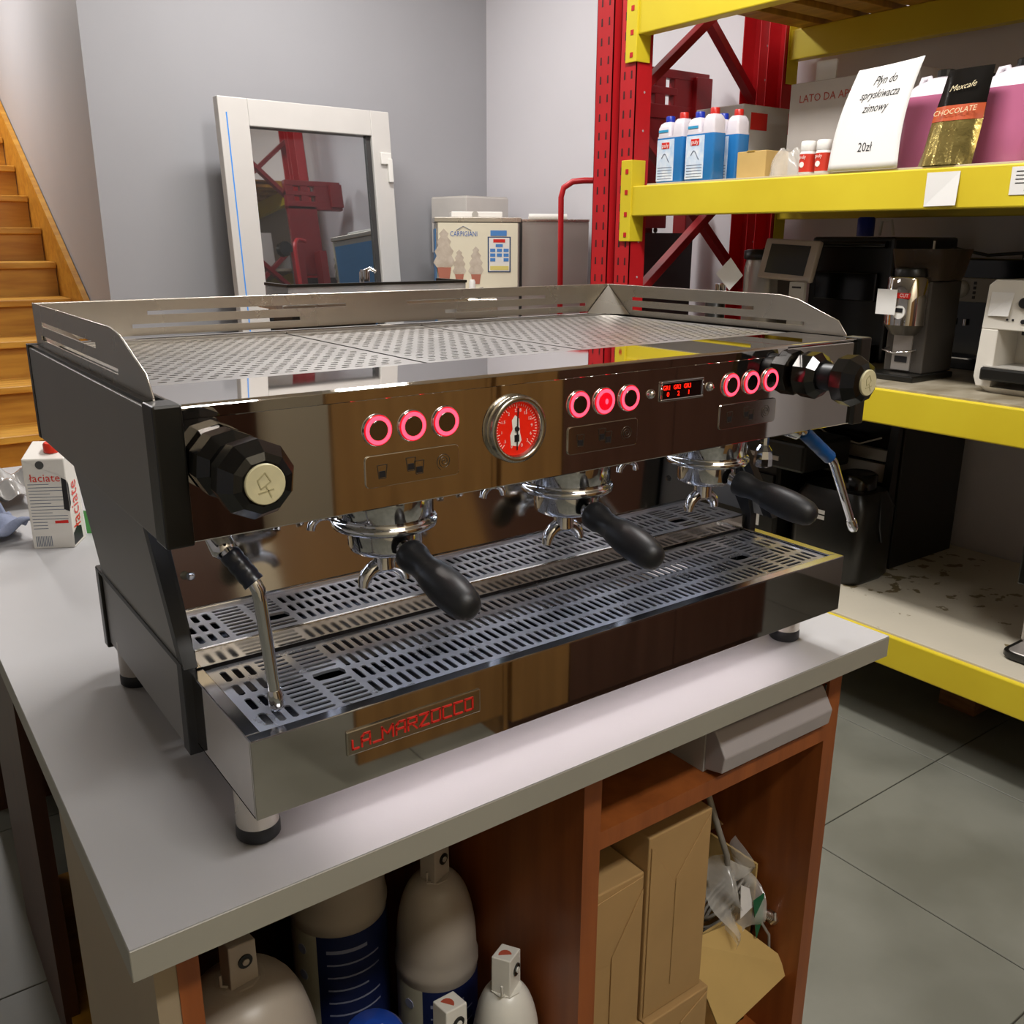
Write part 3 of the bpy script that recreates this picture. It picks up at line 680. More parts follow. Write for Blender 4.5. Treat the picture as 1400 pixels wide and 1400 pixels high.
hw = part(MB().lathe([(.006, .045), (.006, .030), (.011, .022), (.0125, .012), (.0125, .002), (.010, 0)], (.800, .08, .262), n=9, smooth=False), 'hot_water_tap', chrome2)
MB().lathe([(.011, 0), (.011, .012)], (.800, .08, .305), n=6, smooth=False).build('tap_nut', mat('pale_brass', 'c9bf9c', .2, 1), hw)

# ================================================================ BEHIND THE CAMERA (seen mirrored in the steel)
mb_ = mat('mid_brown_veneer', '8a6636', .45, col2='7a582c', scale=3, stretch=(8, 8, .5)); db_ = mat('dark_brown_veneer', '4a2f22', .45, col2='402619', scale=3, stretch=(8, 8, .5))
wb = thing('wooden_cupboard', (1.8, -1.5, FLOOR), 'long dark brown wooden cupboard with an open mid brown door, opposite the machine', 'cupboard')
B(1.27, 2.42, -1.75, -1.32, FLOOR, .95).build('carcass', db_, wb)
B(1.255, 1.2695, -1.75, -1.32, FLOOR, .95).build('side_panel', mb_, wb)
B(.775, 1.268, -1.345, -1.325, FLOOR+.08, .945).build('open_door', mb_, wb, bevel=.002)
B(1.272, 1.49, -1.32, -1.30, FLOOR+.06, .945).build('side_door', mb_, wb, bevel=.002)
for a, b in ((1.494, 1.95), (1.954, 2.418)): B(a, b, -1.32, -1.30, FLOOR+.06, .945).build('door', db_, wb, bevel=.002)
d1 = tag(B(.25, .93, Y0, Y0+.04, FLOOR, 1.15).build('door_1', db_), kind='structure')
MB().tube([(.33, Y0+.04, .12), (.33, Y0+.08, .12), (.44, Y0+.08, .12)], .008, 8).build('handle', chrome2, d1)

# ================================================================ PALLET RACK
RX, RB, RY = 2.2, 3.05, 1.86
rk = thing('pallet_rack', (2.6, .4, FLOOR), 'tall pallet rack with yellow beams and punched red uprights', 'rack')
def upright(x0, x1, y0, y1, front=-1):
    u = MB(); zt_, n = CEIL-.05, 0
    m = (y1-y0); u.box(x0 if front < 0 else x1-.004, x0+.004 if front < 0 else x1, y0, y1, FLOOR, zt_)
    u.box(x0, x1, y0, y0+.003, FLOOR, zt_); u.box(x0, x1, y1-.003, y1, FLOOR, zt_)
    o = part(u, 'upright', redp, rk)
    h = MB(); fx = x0-.0006 if front < 0 else x1+.0006
    z = FLOOR+.05
    while z < zt_-.05:
        for yy in (y0+m*.27, y0+m*.70):
            h.add([(fx, yy-.0045, z), (fx, yy+.0045, z), (fx, yy+.0035, z+.026), (fx, yy-.0035, z+.026)], [(0, 1, 2, 3)])
        z += .0625
    h.build('slot', mat('slot_shadow', '3a0508', .6, var=.1), o)['kind'] = 'stuff'
    h = MB(); z = FLOOR+.07
    while z < zt_-.05:
        h.lathe([(.004, 0), (.004, .0008)], ((x0+x1)/2+.005, y0, z), (0, -1, 0), 8); z += .0625*2
    h.build('bolt_hole', mat('pale_hole', 'b9a9a9', .6, var=.1), o)['kind'] = 'stuff'
    return o
for y0, y1 in ((RY+.003, RY+.085), (RY+.125, RY+.215), (-.64, -.555)):
    upright(RX, RX+.075, y0, y1); upright(RB-.075, RB, y0, y1, 1)
def brace(y, a, b):
    part(MB().bar((a[0], y, a[1]), (b[0], y, b[1]), .03, .042, (0, 1, 0)), 'brace', redd, rk, bevel=.002)
for y, sgn in ((RY+.045, 1), (RY+.17, -1)):
    z = -.85
    while z < CEIL-.9:
        if sgn > 0: brace(y, (RX+.05, z+.46), (RX+.80, z+1.06))
        else: brace(y, (RX+.05, z+1.19), (RX+.83, z+.49))
        z += .72
YB = -.55
def beam(x0, x1, z0, z1, y1, front=True):
    b = part(B(x0, x1, YB, y1, z0, z1), 'beam', yelp, rk, bevel=.004)
    c = MB(); zc = (z0+z1)/2
    if front: c.box(x0-.006, x0, y1-.002, y1+.052, zc-.138, zc+.138); c.box(x0-.006, x1+.01, y1-.003, y1+.0005, zc-.138, zc+.138)
    else: c.box(x1, x1+.006, y1-.002, y1+.052, zc-.138, zc+.138); c.box(x0-.01, x1+.006, y1-.003, y1+.0005, zc-.138, zc+.138)
    c.build('end_plate', yelp, b, bevel=.002)
    if front:
        for dz in (-.115, -.045, .03, .10): B(x0-.0075, x0-.006, y1+.014, y1+.028, zc+dz-.008, zc+dz+.008).build('red_hook', redp, b)
    return b
LV = [(-.668, -.570), (.050, .149), (.633, .735), (1.222, 1.33)]
for z0, z1 in LV:
    beam(RX-.003, RX+.047, z0, z1, RY); beam(RB-.05, RB, z0, z1, RY, False)
B_ = lambda z, m, nm='shelf_board': part(B(RX+.012, XW-.05, YB, RY-.06, z-.016, z+.003), nm, m, rk, bevel=.001)
worn = mat('worn_white_board', 'c3bba9', .42, var=.03)
n_ = worn.node_tree; b_ = n_.nodes['Principled BSDF']; src = b_.inputs['Base Color'].links[0].from_socket
tc = n_.nodes.new('ShaderNodeTexCoord'); mp = n_.nodes.new('ShaderNodeMapping'); mp.inputs['Scale'].default_value = (1.0, 1.0, 1)
n_.links.new(tc.outputs['Object'], mp.inputs[0])
v = n_.nodes.new('ShaderNodeTexNoise'); v.inputs['Scale'].default_value = 20; v.inputs['Detail'].default_value = 3; n_.links.new(mp.outputs[0], v.inputs[0])
v2 = n_.nodes.new('ShaderNodeTexNoise'); v2.inputs['Scale'].default_value = 2.3; n_.links.new(mp.outputs[0], v2.inputs[0])
ad = n_.nodes.new('ShaderNodeMath'); ad.operation = 'MULTIPLY_ADD'; ad.inputs[1].default_value = .55; n_.links.new(v2.outputs['Fac'], ad.inputs[0]); n_.links.new(v.outputs['Fac'], ad.inputs[2])
rp = n_.nodes.new('ShaderNodeValToRGB'); rp.color_ramp.elements[0].position = .93; rp.color_ramp.elements[1].position = .96
n_.links.new(ad.outputs[0], rp.inputs[0]); mx = n_.nodes.new('ShaderNodeMix'); mx.data_type = 'RGBA'
n_.links.new(rp.outputs[0], mx.inputs[0]); n_.links.new(src, mx.inputs[6]); mx.inputs[7].default_value = rgb('77694a'); n_.links.new(mx.outputs[2], b_.inputs['Base Color'])
B_(-.567, worn); B_(.152, marble); B_(.738, mat('light_board', 'b9ad98', .5, var=.06))
y = YB+.03
while y < RY-.1:
    part(B(RX+.045, RB+.06, y, y+.088, 1.33, 1.352), 'slat', slat_w, rk, bevel=.002); y += .15
part(B(RX+.3, RX+.4, YB, RY-.05, 1.352, 1.372), 'slat_runner', slat_w, rk); part(B(RX+.7, RX+.8, YB, RY-.05, 1.352, 1.372), 'slat_runner', slat_w, rk)
part(B(RX+.002, XW-.03, YB, RY-.05, 1.373, 1.385), 'shelf_board', slat_w, rk)
pb = thing('wooden_block', (2.62, .62, FLOOR), 'rough wooden pallet block on the floor under the lowest yellow beam', 'block')
B(2.55, 2.68, .56, .68, FLOOR, -.78).build('block', mat('rough_wood', '8a6138', .7, col2='6f4a28', scale=6, stretch=(2, 2, 12)), pb, bevel=.003)
B(2.5, 2.9, .50, .74, -.78, -.755).build('board', mat('rough_wood', '8a6138'), pb, bevel=.002)
# labels stuck on the shelf beam
def tag_card(y0, y1, z0, z1, label, lines, curl=0):
    x = RX-.0045
    o = MB().add([(x, y1, z0), (x-curl, y0, z0+.2*curl), (x, y0, z1), (x, y1, z1)], [(0, 1, 2, 3)]).build('price_tag', paperm, solid=.0006)
    tag(o, label, 'label'); q = MB()
    for zz, txt, sz in lines:
      if not txt: q.box(x-.0009, x-.0004, y0+.012, y1-.012, zz, zz+sz)
      else: q.text(txt, sz, (x-.0006, (y0+y1)/2, zz), (0, -1, 0), (0, 0, 1))
    if lines: q.build('print', black_ink, o)['kind'] = 'stuff'
yt = lambda px, z: px
tag_card(.645, .735, .640, .724, 'blank curling white label on the yellow beam under the chocolate bag', [], .006)
tag_card(.43, .515, .662, .727, 'printed white label at the right end of the yellow beam in view', [(.674, '1kg', .013)]+[(.688+.009*k, '', .002) for k in range(4)])

# ---- shelf 2 (z .738): cleaning bottles, boxes, paper sign, canisters
Z2 = .7415
def blue_bottle(x, y, label):
    t = thing('cleaner_bottle', (x, y, Z2), label, 'bottle', 'blue cleaner bottles on the middle shelf')
    w, d = .062, .125; z = Z2
    lo = [rrect(x, y, w*k, d*k, .010, z+zz) for k, zz in ((.95, 0), (1, .004), (1, .145))]
    MB().loft(lo).build('liquid_body', bluel, t)
    hi = [rrect(x, y, w*k, d*k, .010, z+zz) for k, zz in ((1, .145), (1, .150))]
    a = [rrect(x, y+.030, w*k, .060*k, .010*k, z+zz) for k, zz in ((.98, .150), (.98, .176), (.8, .190), (.5, .197))]
    b = [rrect(x, y-.034, w*k, .052*k, .010*k, z+zz) for k, zz in ((.98, .150), (.96, .184), (.8, .196), (.6, .203))]
    MB().loft(hi).loft(a).loft(b).build('shoulder', cloudy, t)
    MB().box(x-w/2-.0010, x-w/2+.001, y+.008, y+.052, z+.163, z+.171).build('blue_dash', mat('cyan_ink', '38a0cc', .4, var=.1), t)
    MB().lathe([(.0155, 0), (.0155, .018), (.014, .020)], (x, y+.030, z+.196), n=16).build('blue_cap', bcap, t)
    MB().lathe([(.0155, 0), (.0150, .018), (.0135, .020)], (x, y-.034, z+.203), n=16).build('red_cap', rcap, t)
    MB().box(x-w/2-.0014, x-w/2-.0002, y-.024, y+.056, z+.006, z+.140).build('label', label_blue, t)
    MB().box(x-w/2-.0024, x-w/2-.0014, y-.002, y+.034, z+.110, z+.130).build('red_logo_patch', red_ink, t)
    q = MB(); q.text('puly', .019, (x-w/2-.0026, y+.016, z+.120), (0, -1, 0), (0, 0, 1)); q.build('logo_print', white_ink, t)
    q = MB(); q.tube([(x-w/2-.002, y+.032-.036*k/8, z+.080+.014*math.sin(k*.55)) for k in range(9)], .0013, 5)
    for k in range(5): q.box(x-w/2-.0018, x-w/2-.0012, y-.018, y+.050, z+.012+.009*k, z+.014+.009*k)
    q.build('fine_print', mat('grey_ink', '6d7688', .5, var=.1), t)['kind'] = 'stuff'
    return t
blue_bottle(2.262, 1.718, 'blue cleaner bottle with twin caps, nearest the red upright')
blue_bottle(2.250, 1.570, 'blue cleaner bottle with twin caps and its whole label showing, in the middle')
blue_bottle(2.345, 1.552, 'blue cleaner bottle with twin caps, rearmost, half hidden by the middle one')
pb_ = thing('product_box', (2.62, 1.58, Z2), 'white carton with a small red logo panel behind the blue bottles', 'box')
B(2.46, 2.82, 1.60, 1.82, Z2, 1.00).build('box_body', mat('white_card', 'cdc8c2', .6, var=.05), pb_, bevel=.003)
B(2.5, 2.585, 1.598, 1.60, .92, .975).build('red_panel', red_ink, pb_)
B(2.70, 2.80, 1.598, 1.60, .915, .985).build('red_panel', red_ink, pb_)
q = MB(); q.text('puly', .045, (2.75, 1.5975, .95), (1, 0, 0), (0, 0, 1)); q.build('print', white_ink, pb_)
q = MB(); q.text('puly', .03, (2.4595, 1.70, .95), (0, -1, 0), (0, 0, 1)); q.build('side_print', red_ink, pb_)
cbx = thing('small_carton', (2.30, 1.37, Z2), 'low tan cardboard box in front of the white cartons', 'box')
B(2.25, 2.36, 1.315, 1.43, Z2, .822).build('box_body', card2, cbx, bevel=.002); B(2.248, 2.362, 1.36, 1.39, .8205, .8235).build('tape', mat('brown_tape', 'c2a04c', .3, var=.1), cbx)
cbg = thing('film_bag', (2.28, 1.24, Z2), 'crumpled clear plastic bag beside the small tan carton', 'bag')
def bg(u, v):
    a = u*2*math.pi; r_ = .048*(1-.55*v*v)*(1+.14*math.sin(5*a+3*v)+.08*math.sin(11*a)); return Vector((2.27+r_*math.cos(a)*.7, 1.245+r_*math.sin(a)*1.25, Z2+.075*v*(1+.1*math.sin(3*a))))
MB().grid(bg, 36, 10).build('film', clear, cbg)
def small_jar(y, label):
    t = thing('cleaner_jar', (2.24, y, Z2), label, 'bottle', 'small red and white cleaner jars')
    x = 2.24
    MB().lathe([(.022, 0), (.0235, .003), (.0235, .058), (.020, .066)], (x, y, Z2), n=22).build('jar_body', whitep, t)
    MB().lathe([(.0215, .064), (.0225, .067), (.0225, .088), (.020, .092)], (x, y, Z2), n=22).build('lid', whitep, t)
    MB().lathe([(.0239, .006), (.0239, .056)], (x, y, Z2), n=22).build('red_label', mat('red_label', 'cf3a28', .4, var=.08), t)
    q = MB(); q.lathe([(.008, 0), (.008, .0012)], (x-.0235, y+.002, Z2+.026), (-1, 0, 0), 16); q.text('puly', .014, (x-.0247, y, Z2+.047), (0, -1, 0), (0, 0, 1)); q.build('white_print', white_ink, t)
small_jar(1.150, 'small white jar with a red label, left of the pair'); small_jar(1.094, 'small white jar with a red label, right beside the paper notice')
bigb = thing('display_carton', (2.55, 1.13, Z2), 'tall grey-white carton marked with red opening words, behind the paper notice', 'box')
B(2.45, 2.75, .95, 1.40, Z2, 1.035).build('box_body', mat('grey_card', 'aaa39c', .6, var=.05), bigb, bevel=.003)
q = MB(); q.text('LATO DA APRIRE', .032, (2.4492, 1.24, .985), (0, -1, 0), (0, 0, 1)); q.build('print', mat('dull_red_ink', 'a4402f', .5, var=.1), bigb)
B(2.5, 2.506, 1.27, 1.345, 1.0355, 1.10).build('upright_flap', paperm, bigb)
sg = thing('paper_notice', (2.2, .94, Z2), 'curled white paper notice with a price, leaning on the shelf edge', 'notice')
def sgf(u, v):
    y = 1.045-.205*u-.05*v*(1-.0*u); y = 1.052-.220*u-.055*v+.026*u*v+.016*math.sin(v*3.1)
    return Vector((2.206+.026*v+.008*math.sin(u*3.1)*v, y, Z2+.0005+.262*v+.012*u*v))
MB().grid(sgf, 14, 14).build('sheet', paperm, sg, solid=.0006)
q = MB()
for v_, txt, sz, sh in ((.86, 'Płyn do', .031, .3), (.73, 'spryskiwacza', .030, .3), (.60, 'zimowy', .031, .3), (.22, '20zł', .034, 0)):
    vs, fs = textmesh(txt, sh); out = []
    for p in vs:
        u, v = .50+p.x*sz*.80/.215, v_+p.y*sz/.262
        c = sgf(u, v); nn = (sgf(u+.01, v)-c).cross(sgf(u, v+.01)-c).normalized(); out.append(c+nn*.0011)
    q.add(out, fs)
q.build('writing', black_ink, sg)['kind'] = 'stuff'
def canister(x, y, label, dz=0, rot=0):
    t = thing('fluid_canister', (x, y, Z2), label, 'canister', 'pink screenwash canisters on the shelf'); z = Z2; H = .96
    w, d = .135, .155
    lo = [rrect(x, y, w*k, d*k, .028, z+zz) for k, zz in ((.95, 0), (1, .008), (1, .09), (.985, .12), (1, .15), (.99, .188))]
    hi = [rrect(x, y, w*k, d*k, .026, z+zz) for k, zz in ((.99, .188), (.93, .203), (.7, .220), (.42, .232), (.36, .236))]
    MB().loft(lo).build('fluid_body', pinkl, t); MB().loft(hi).build('shoulder', cloudy, t)
    MB().tube([(x, y+.028, z+.222), (x, y+.036, z+.240), (x, y+.052, z+.240), (x, y+.068, z+.198)], .009, 10).build('handle', cloudy, t)
    MB().lathe([(.022, 0), (.022, .008)], (x, y-.012, z+.232), n=20).build('neck', cloudy, t)
    MB().lathe([(.0235, 0), (.0235, .016), (.021, .018)], (x, y-.012, z+.238), n=18, smooth=False).build('cap', blackp, t)
canister(2.375, .835, 'pink screenwash canister just right of the paper notice')
canister(2.53, .80, 'pink screenwash canister set back, its cap showing left of the chocolate bag')
canister(2.375, .62, 'pink screenwash canister right of the chocolate bag, in the front row')
canister(2.53, .60, 'pink screenwash canister at the right edge, set behind the front one')
cbag = thing('chocolate_bag', (2.23, .70, Z2), 'gold foil chocolate drink bag with a black top and orange band', 'bag')
def cf(u, v, o=0):
    y = .790-.150*u-.040*v+.030*u*v; th = .030*(1-abs(2*u-1)**3)*(1-.85*v)
    return Vector((2.235+.03*v-th-o, y, Z2+.001+.235*v))
def slab(mb, v0, v1, n=14, o=0):
    m = 12
    for s_ in (1, -1):
        vs = [];
        for j in range(m+1):
            for i in range(n+1):
                u, v = i/n, v0+(v1-v0)*j/m; p = cf(u, v, o)
                if s_ < 0: p = Vector((2*(2.235+.03*v)-p.x, p.y, p.z))
                p.x += .003*math.sin(23*u+9*v)*(1-v)
                vs.append(p)
        mb.add(vs, [(j*(n+1)+i, j*(n+1)+i+1, (j+1)*(n+1)+i+1, (j+1)*(n+1)+i) for j in range(m) for i in range(n)], True)
    return mb
slab(MB(), 0, .60).build('foil_body', gold, cbag); slab(MB(), .60, .995).build('black_top', mat('black_foil', '15120f', .2, .3, var=.2, bump=.5, bscale=20), cbag)
slab(MB(), .46, .62, o=.0012).build('orange_band', orange, cbag)
q = MB()
for v_, s_, sz in ((.55, 'CHOCOLATE', .019),):
    c = cf(.5, v_, .004); q.text(s_, sz, c, (0, -1, 0.06), (.12, -.2, 1), depth=.004)
q.text('Mexcafe', .021, cf(.5, .80, .004), (0, -1, .12), (.12, -.2, 1), shear=.3, depth=.004)
q.build('print', mat('bag_print', 'd8c9a0', .5, var=.05), cbag)

# ---- shelf 3 (z .152): machines
Z3 = .1555
gr = thing('coffee_grinder', (2.40, .865, Z3), 'tall grey coffee grinder with a smoked hopper and a white note', 'grinder')
gdark = mat('grinder_body_paint', '56514b', .3, .4, var=.08)
GY_ = .868
B(2.33, 2.55, .785, .945, Z3, Z3+.018).build('base', blackp, gr, bevel=.004)
B(2.40, 2.56, .800, .925, Z3+.018, Z3+.285).build('body', gdark, gr, bevel=.004)
B(2.395, 2.40, GY_-.03, GY_+.03, Z3+.025, Z3+.15).build('front_plate', steelm, gr)
MB().lathe([(.061, 0), (.061, .132), (.058, .137)], (2.395, GY_, Z3+.160), n=40).build('motor_cover', chrome, gr)
MB().lathe([(.036, -.03), (.059, 0)], (2.395, GY_, Z3+.160), n=30).build('chute', gdark, gr)
MB().lathe([(.050, 0), (.050, .018), (.046, .024)], (2.405, GY_, Z3+.298), n=30).build('dial_ring', blackp, gr)
hp = MB(); hp.loft([rrect(2.475, GY_-.012, .14, .13, .01, Z3+.287), rrect(2.475, GY_-.012, .15, .14, .012, Z3+.30), rrect(2.475, GY_-.012, .17, .165, .012, Z3+.375)]); hp.build('hopper', glassy, gr)
B(2.47, 2.475, .85, .855, Z3+.37, Z3+.398).build('hopper_pin', whitep, gr)
B(2.3255, 2.3275, .862, .925, Z3+.19, Z3+.262).build('paper_note', paperm, gr)
MB().lathe([(.019, 0), (.019, .004)], (2.338, .855, Z3+.198), (-1, 0, 0), 24).build('control_dial', whitep, gr)
B(2.3325, 2.3345, .843, .867, Z3+.198, Z3+.210).build('control_screen', black_ink, gr)
B(2.331, 2.336, .825, .868, Z3+.238, Z3+.253).build('logo_plate', red_ink, gr)
q = MB(); q.text('CUT', .014, (2.3305, .842, Z3+.2455), (0, -1, 0), (0, 0, 1)); q.build('logo_print', white_ink, gr)
MB().tube([(2.40, GY_+.045, Z3+.088), (2.36, GY_+.04, Z3+.085), (2.35, GY_, Z3+.078), (2.36, GY_-.04, Z3+.085), (2.40, GY_-.045, Z3+.088)], .003, 8).build('holder_fork', chrome2, gr)
B(2.3935, 2.395, GY_-.02, GY_+.02, Z3+.048, Z3+.066).build('nameplate', black_ink, gr)
bk = thing('black_coffee_machine', (2.75, 1.2, Z3), 'large black bean-to-cup coffee machine behind the tilted tablet', 'coffee machine')
B(2.66, 3.05, 1.10, 1.42, Z3, .565).build('body', blackp, bk, bevel=.01)
B(2.64, 2.66, 1.14, 1.38, Z3+.20, .45).build('front_door', blackgloss, bk, bevel=.004)
MB().tube([(2.65, 1.12, .54), (2.65, 1.36, .54)], .012, 12).build('front_bar', blackgloss, bk)
B(2.60, 2.66, 1.12, 1.40, Z3, Z3+.06).build('drip_base', blackgloss, bk, bevel=.004)
tb_ = thing('tablet_screen', (2.47, 1.37, Z3), 'tilted grey-framed touch screen on a black stand', 'screen')
def quad3(mb, c, r, u, w, h, t):
    n = r.cross(u); vs = [c+r*(w/2*i)+u*(h/2*j)+n*k for k in (0, t) for i, j in ((-1, -1), (1, -1), (1, 1), (-1, 1))]
    mb.add(vs, [(0, 3, 2, 1), (4, 5, 6, 7), (0, 1, 5, 4), (1, 2, 6, 5), (2, 3, 7, 6), (3, 0, 4, 7)])
rr_, uu_ = Vector((-.12, -1, -.04)).normalized(), Vector((.22, .0, 1)); uu_ = (uu_-rr_*uu_.dot(rr_)).normalized(); cc = Vector((2.47, 1.372, .49))
q = MB(); quad3(q, cc-rr_.cross(uu_)*.02, rr_, uu_, .245, .135, .02); q.build('frame', mat('champagne_plastic', 'b3a79c', .35, var=.04), tb_, bevel=.006)
q = MB(); quad3(q, cc, rr_, uu_, .180, .098, .0015); q.build('screen', screenm, tb_)
MB().bar((2.495, 1.39, .45), (2.52, 1.39, Z3+.02), .05, .03, (1, 0, 0)).build('stand', blackp, tb_); B(2.47, 2.58, 1.345, 1.43, Z3, Z3+.02).build('foot', blackp, tb_, bevel=.003)
nb = tag(B(2.425, 2.440, 1.26, 1.32, Z3, .42).build('leaflet_holder', greyp, bevel=.002), 'small grey leaflet holder below the tilted touch screen', 'holder')
q = MB().box(2.4240, 2.4250, 1.272, 1.308, .400, .406); q.build('print_strip', black_ink, nb)
sk = thing('silver_kettle', (2.52, 1.52, Z3), 'shiny silver drum of a coffee machine left of the tablet', 'kettle')
MB().lathe([(.075, 0), (.08, .01), (.08, .30), (.074, .33)], (2.60, 1.56, Z3), n=30).build('body', steelm, sk)
MB().lathe([(.082, .33), (.085, .335), (.085, .36), (.07, .365)], (2.60, 1.56, Z3), n=24).build('black_lid', blackp, sk)
MB().tube([(2.55, 1.54, .52), (2.57, 1.51, .535), (2.60, 1.49, .52)], .006, 8).build('lid_handle', blackgloss, sk)
pk = thing('portafilter_rack', (2.38, 1.56, Z3), 'black tool stand with small chrome parts by the square note', 'stand')
MB().lathe([(.035, 0), (.035, .22), (.03, .225)], (2.38, 1.60, Z3), n=20).build('stand', blackp, pk)
for k in range(4): MB().tube([(2.36+.012*k, 1.57+.02*(k % 2), Z3+.2), (2.35+.012*k, 1.56+.02*(k % 2), Z3+.25)], .005, 8).build('chrome_tool', chrome2, pk)
q = MB().add([(2.33, 1.560, .44), (2.33, 1.495, .387), (2.33, 1.440, .438), (2.33, 1.498, .495)], [(0, 1, 2, 3)]); tag(q.build('square_note', paperm, solid=.0006), 'blank white square note turned on its corner, by the red upright', 'note')
wm = thing('white_espresso_machine', (2.5, .45, Z3), 'small white home espresso machine at the right edge of the shelf', 'coffee machine')
wmm = mat('cream_white_plastic', 'ddd8cd', .3, var=.03)
fr = MB()
def wf(y0, y1, z0, z1, x0=2.355, x1=2.60): fr.box(x0, x1, y0, y1, z0, z1)
fr.prism([(.235, Z3+.015), (.605, Z3+.015), (.615, Z3+.04), (.607, Z3+.285), (.59, Z3+.300), (.25, Z3+.300), (.235, Z3+.285)], 'X', 2.46, 2.62)
fr.prism([(.235, Z3+.17), (.611, Z3+.17), (.607, Z3+.285), (.59, Z3+.300), (.25, Z3+.300), (.235, Z3+.285)], 'X', 2.345, 2.46)
fr.prism([(.565, Z3+.015), (.605, Z3+.015), (.615, Z3+.04), (.611, Z3+.17), (.565, Z3+.17)], 'X', 2.345, 2.46)
fr.prism([(.235, Z3+.015), (.275, Z3+.015), (.275, Z3+.17), (.235, Z3+.17)], 'X', 2.345, 2.46)
fr.build('housing', wmm, wm, bevel=.0025, seg=2)
B(2.325, 2.46, .285, .590, Z3+.035, Z3+.07).build('drip_tray', blackp, wm, bevel=.006); B(2.33, 2.46, .29, .585, Z3+.0705, Z3+.073).build('drip_grid', greyp, wm)
MB().loft([rrect(2.46, .43, .20, .33, .03, Z3), rrect(2.46, .43, .23, .36, .03, Z3+.016)]).build('base_rim', wmm, wm)
MB().lathe([(.014, 0), (.014, .008), (.012, .010)], (2.345, .505, Z3+.243), (-1, 0, 0), 20).build('black_knob', blackp, wm)
for y in (.53, .545): MB().lathe([(.003, 0), (.003, .002)], (2.345, y, Z3+.198), (-1, 0, 0), 10).build('lamp_dot', black_ink, wm)
MB().lathe([(.006, 0), (.006, .003)], (2.345, .503, Z3+.195), (-1, 0, 0), 12).build('button_dot', black_ink, wm)
B(2.40, 2.43, .47, .53, Z3+.155, Z3+.17).build('spout', blackp, wm, bevel=.003); MB().tube([(2.41, .51, Z3+.16), (2.41, .51, Z3+.14), (2.405, .505, Z3+.135)], .005, 8).build('outlet', greyp, wm)
MB().add([(2.342, .598, Z3+.205), (2.336, .540, Z3+.207), (2.342, .535, Z3+.268), (2.343, .595, Z3+.268)], [(0, 1, 2, 3)]).build('paper_note', paperm, wm, solid=.0006)
be = thing('beige_coffee_machine', (2.85, .85, Z3), 'dark coffee machine with a grey control panel behind the tall grinder', 'coffee machine')
B(2.80, 3.08, .62, 1.00, Z3, .50).build('body', blackgloss, be, bevel=.006)
B(2.785, 2.80, .70, .98, .365, .44).build('control_panel', mat('panel_grey', '8b857a', .4, var=.05), be, bevel=.003)
MB().lathe([(.028, 0), (.028, .006), (.018, .012)], (2.785, .925, .405), (-1, 0, 0), 24).build('round_knob', greyp, be)
for k in range(4): B(2.782, 2.785, .875, .883, .375+.015*k, .384+.015*k).build('key', black_ink, be)
for y in (.90, .94): MB().lathe([(.006, 0), (.006, .02)], (2.79, y, .29), (0, 0, 1), 12).build('outlet', chrome2, be)
B(2.74, 2.80, .64, .98, Z3, Z3+.035).build('drip_tray', blackgloss, be, bevel=.003); B(2.738, 2.741, .64, .98, Z3+.033, Z3+.037).build('tray_edge', chrome2, be)
for y in (.70, .78): MB().lathe([(.02, 0), (.022, .03), (.01, .045)], (2.9, y, .50), n=16).build('chrome_top_knob', chrome2, be)
tag(MB().tube([(2.72, 1.02, .50), (2.75, .94, .53), (2.8, .86, .51), (2.82, .74, .52), (2.8, .62, .54), (2.78, .5, .51), (2.8, .45, .45)], .005, 8).build('black_cable', rubber), 'black cable looping over the machines behind the grinder', 'cable')
bc = thing('blue_container', (2.9, 1.38, .565), 'blue and white container on top of the black coffee machine', 'container')
MB().lathe([(.03, 0), (.03, .06), (.025, .065)], (2.85, 1.34, .567), n=18).build('body', bcap, bc); MB().tube([(2.86, 1.29, .57), (2.86, 1.285, .62), (2.86, 1.25, .62), (2.86, 1.235, .57)], .006, 8).build('white_handle', whitep, bc)

# ---- bottom shelf (z -.567)
Z1 = -.5635
ov = thing('black_oven_machine', (2.9, 1.2, Z1), 'large black machine with a steel drawer strip on the bottom shelf', 'coffee machine')
B(2.70, 3.10, 1.0, 1.62, Z1, -.01).build('cabinet', blackp, ov, bevel=.004)
MB().prism([(2.62, Z1), (2.68, Z1), (2.68, -.01), (2.66, -.01)], 'Y', 1.0, 1.03).build('side_cheek', blackp, ov)
B(2.655, 2.68, 1.03, 1.62, -.175, -.135).build('steel_strip', steelm, ov, bevel=.002); B(2.66, 2.68, 1.03, 1.62, -.25, -.185).build('steel_drawer', steelm, ov, bevel=.002)
B(2.675, 2.68, 1.04, 1.6, -.13, -.03).build('window', blackgloss, ov)
MB().tube([(2.64, 1.05, -.09), (2.62, 1.12, -.12), (2.63, 1.25, -.11), (2.64, 1.4, -.06)], .003, 8).build('cable', greyp, ov)
bx = thing('black_grinder_box', (2.52, 1.1, Z1), 'rounded black appliance with two small white stickers on the bottom shelf', 'appliance')
MB().loft([rrect(2.535, 1.10, .19, .26, .04, Z1), rrect(2.535, 1.10, .205, .29, .04, Z1+.02), rrect(2.537, 1.10, .205, .29, .04, Z1+.26), rrect(2.54, 1.10, .17, .24, .04, Z1+.31)]).build('body', blackp, bx)
MB().lathe([(.06, 0), (.06, .05), (.05, .055)], (2.55, 1.06, Z1+.31), n=24).build('top_cap', blackgloss, bx)
MB().tube([(2.56, .98, -.26), (2.53, .955, -.30), (2.52, .945, -.36), (2.55, .95, -.42)], .004, 8).build('cable', rubber, bx)
for z in (-.352, -.333): B(2.4335, 2.435, 1.10, 1.14, z-.007, z+.007).build('sticker', paperm, bx)
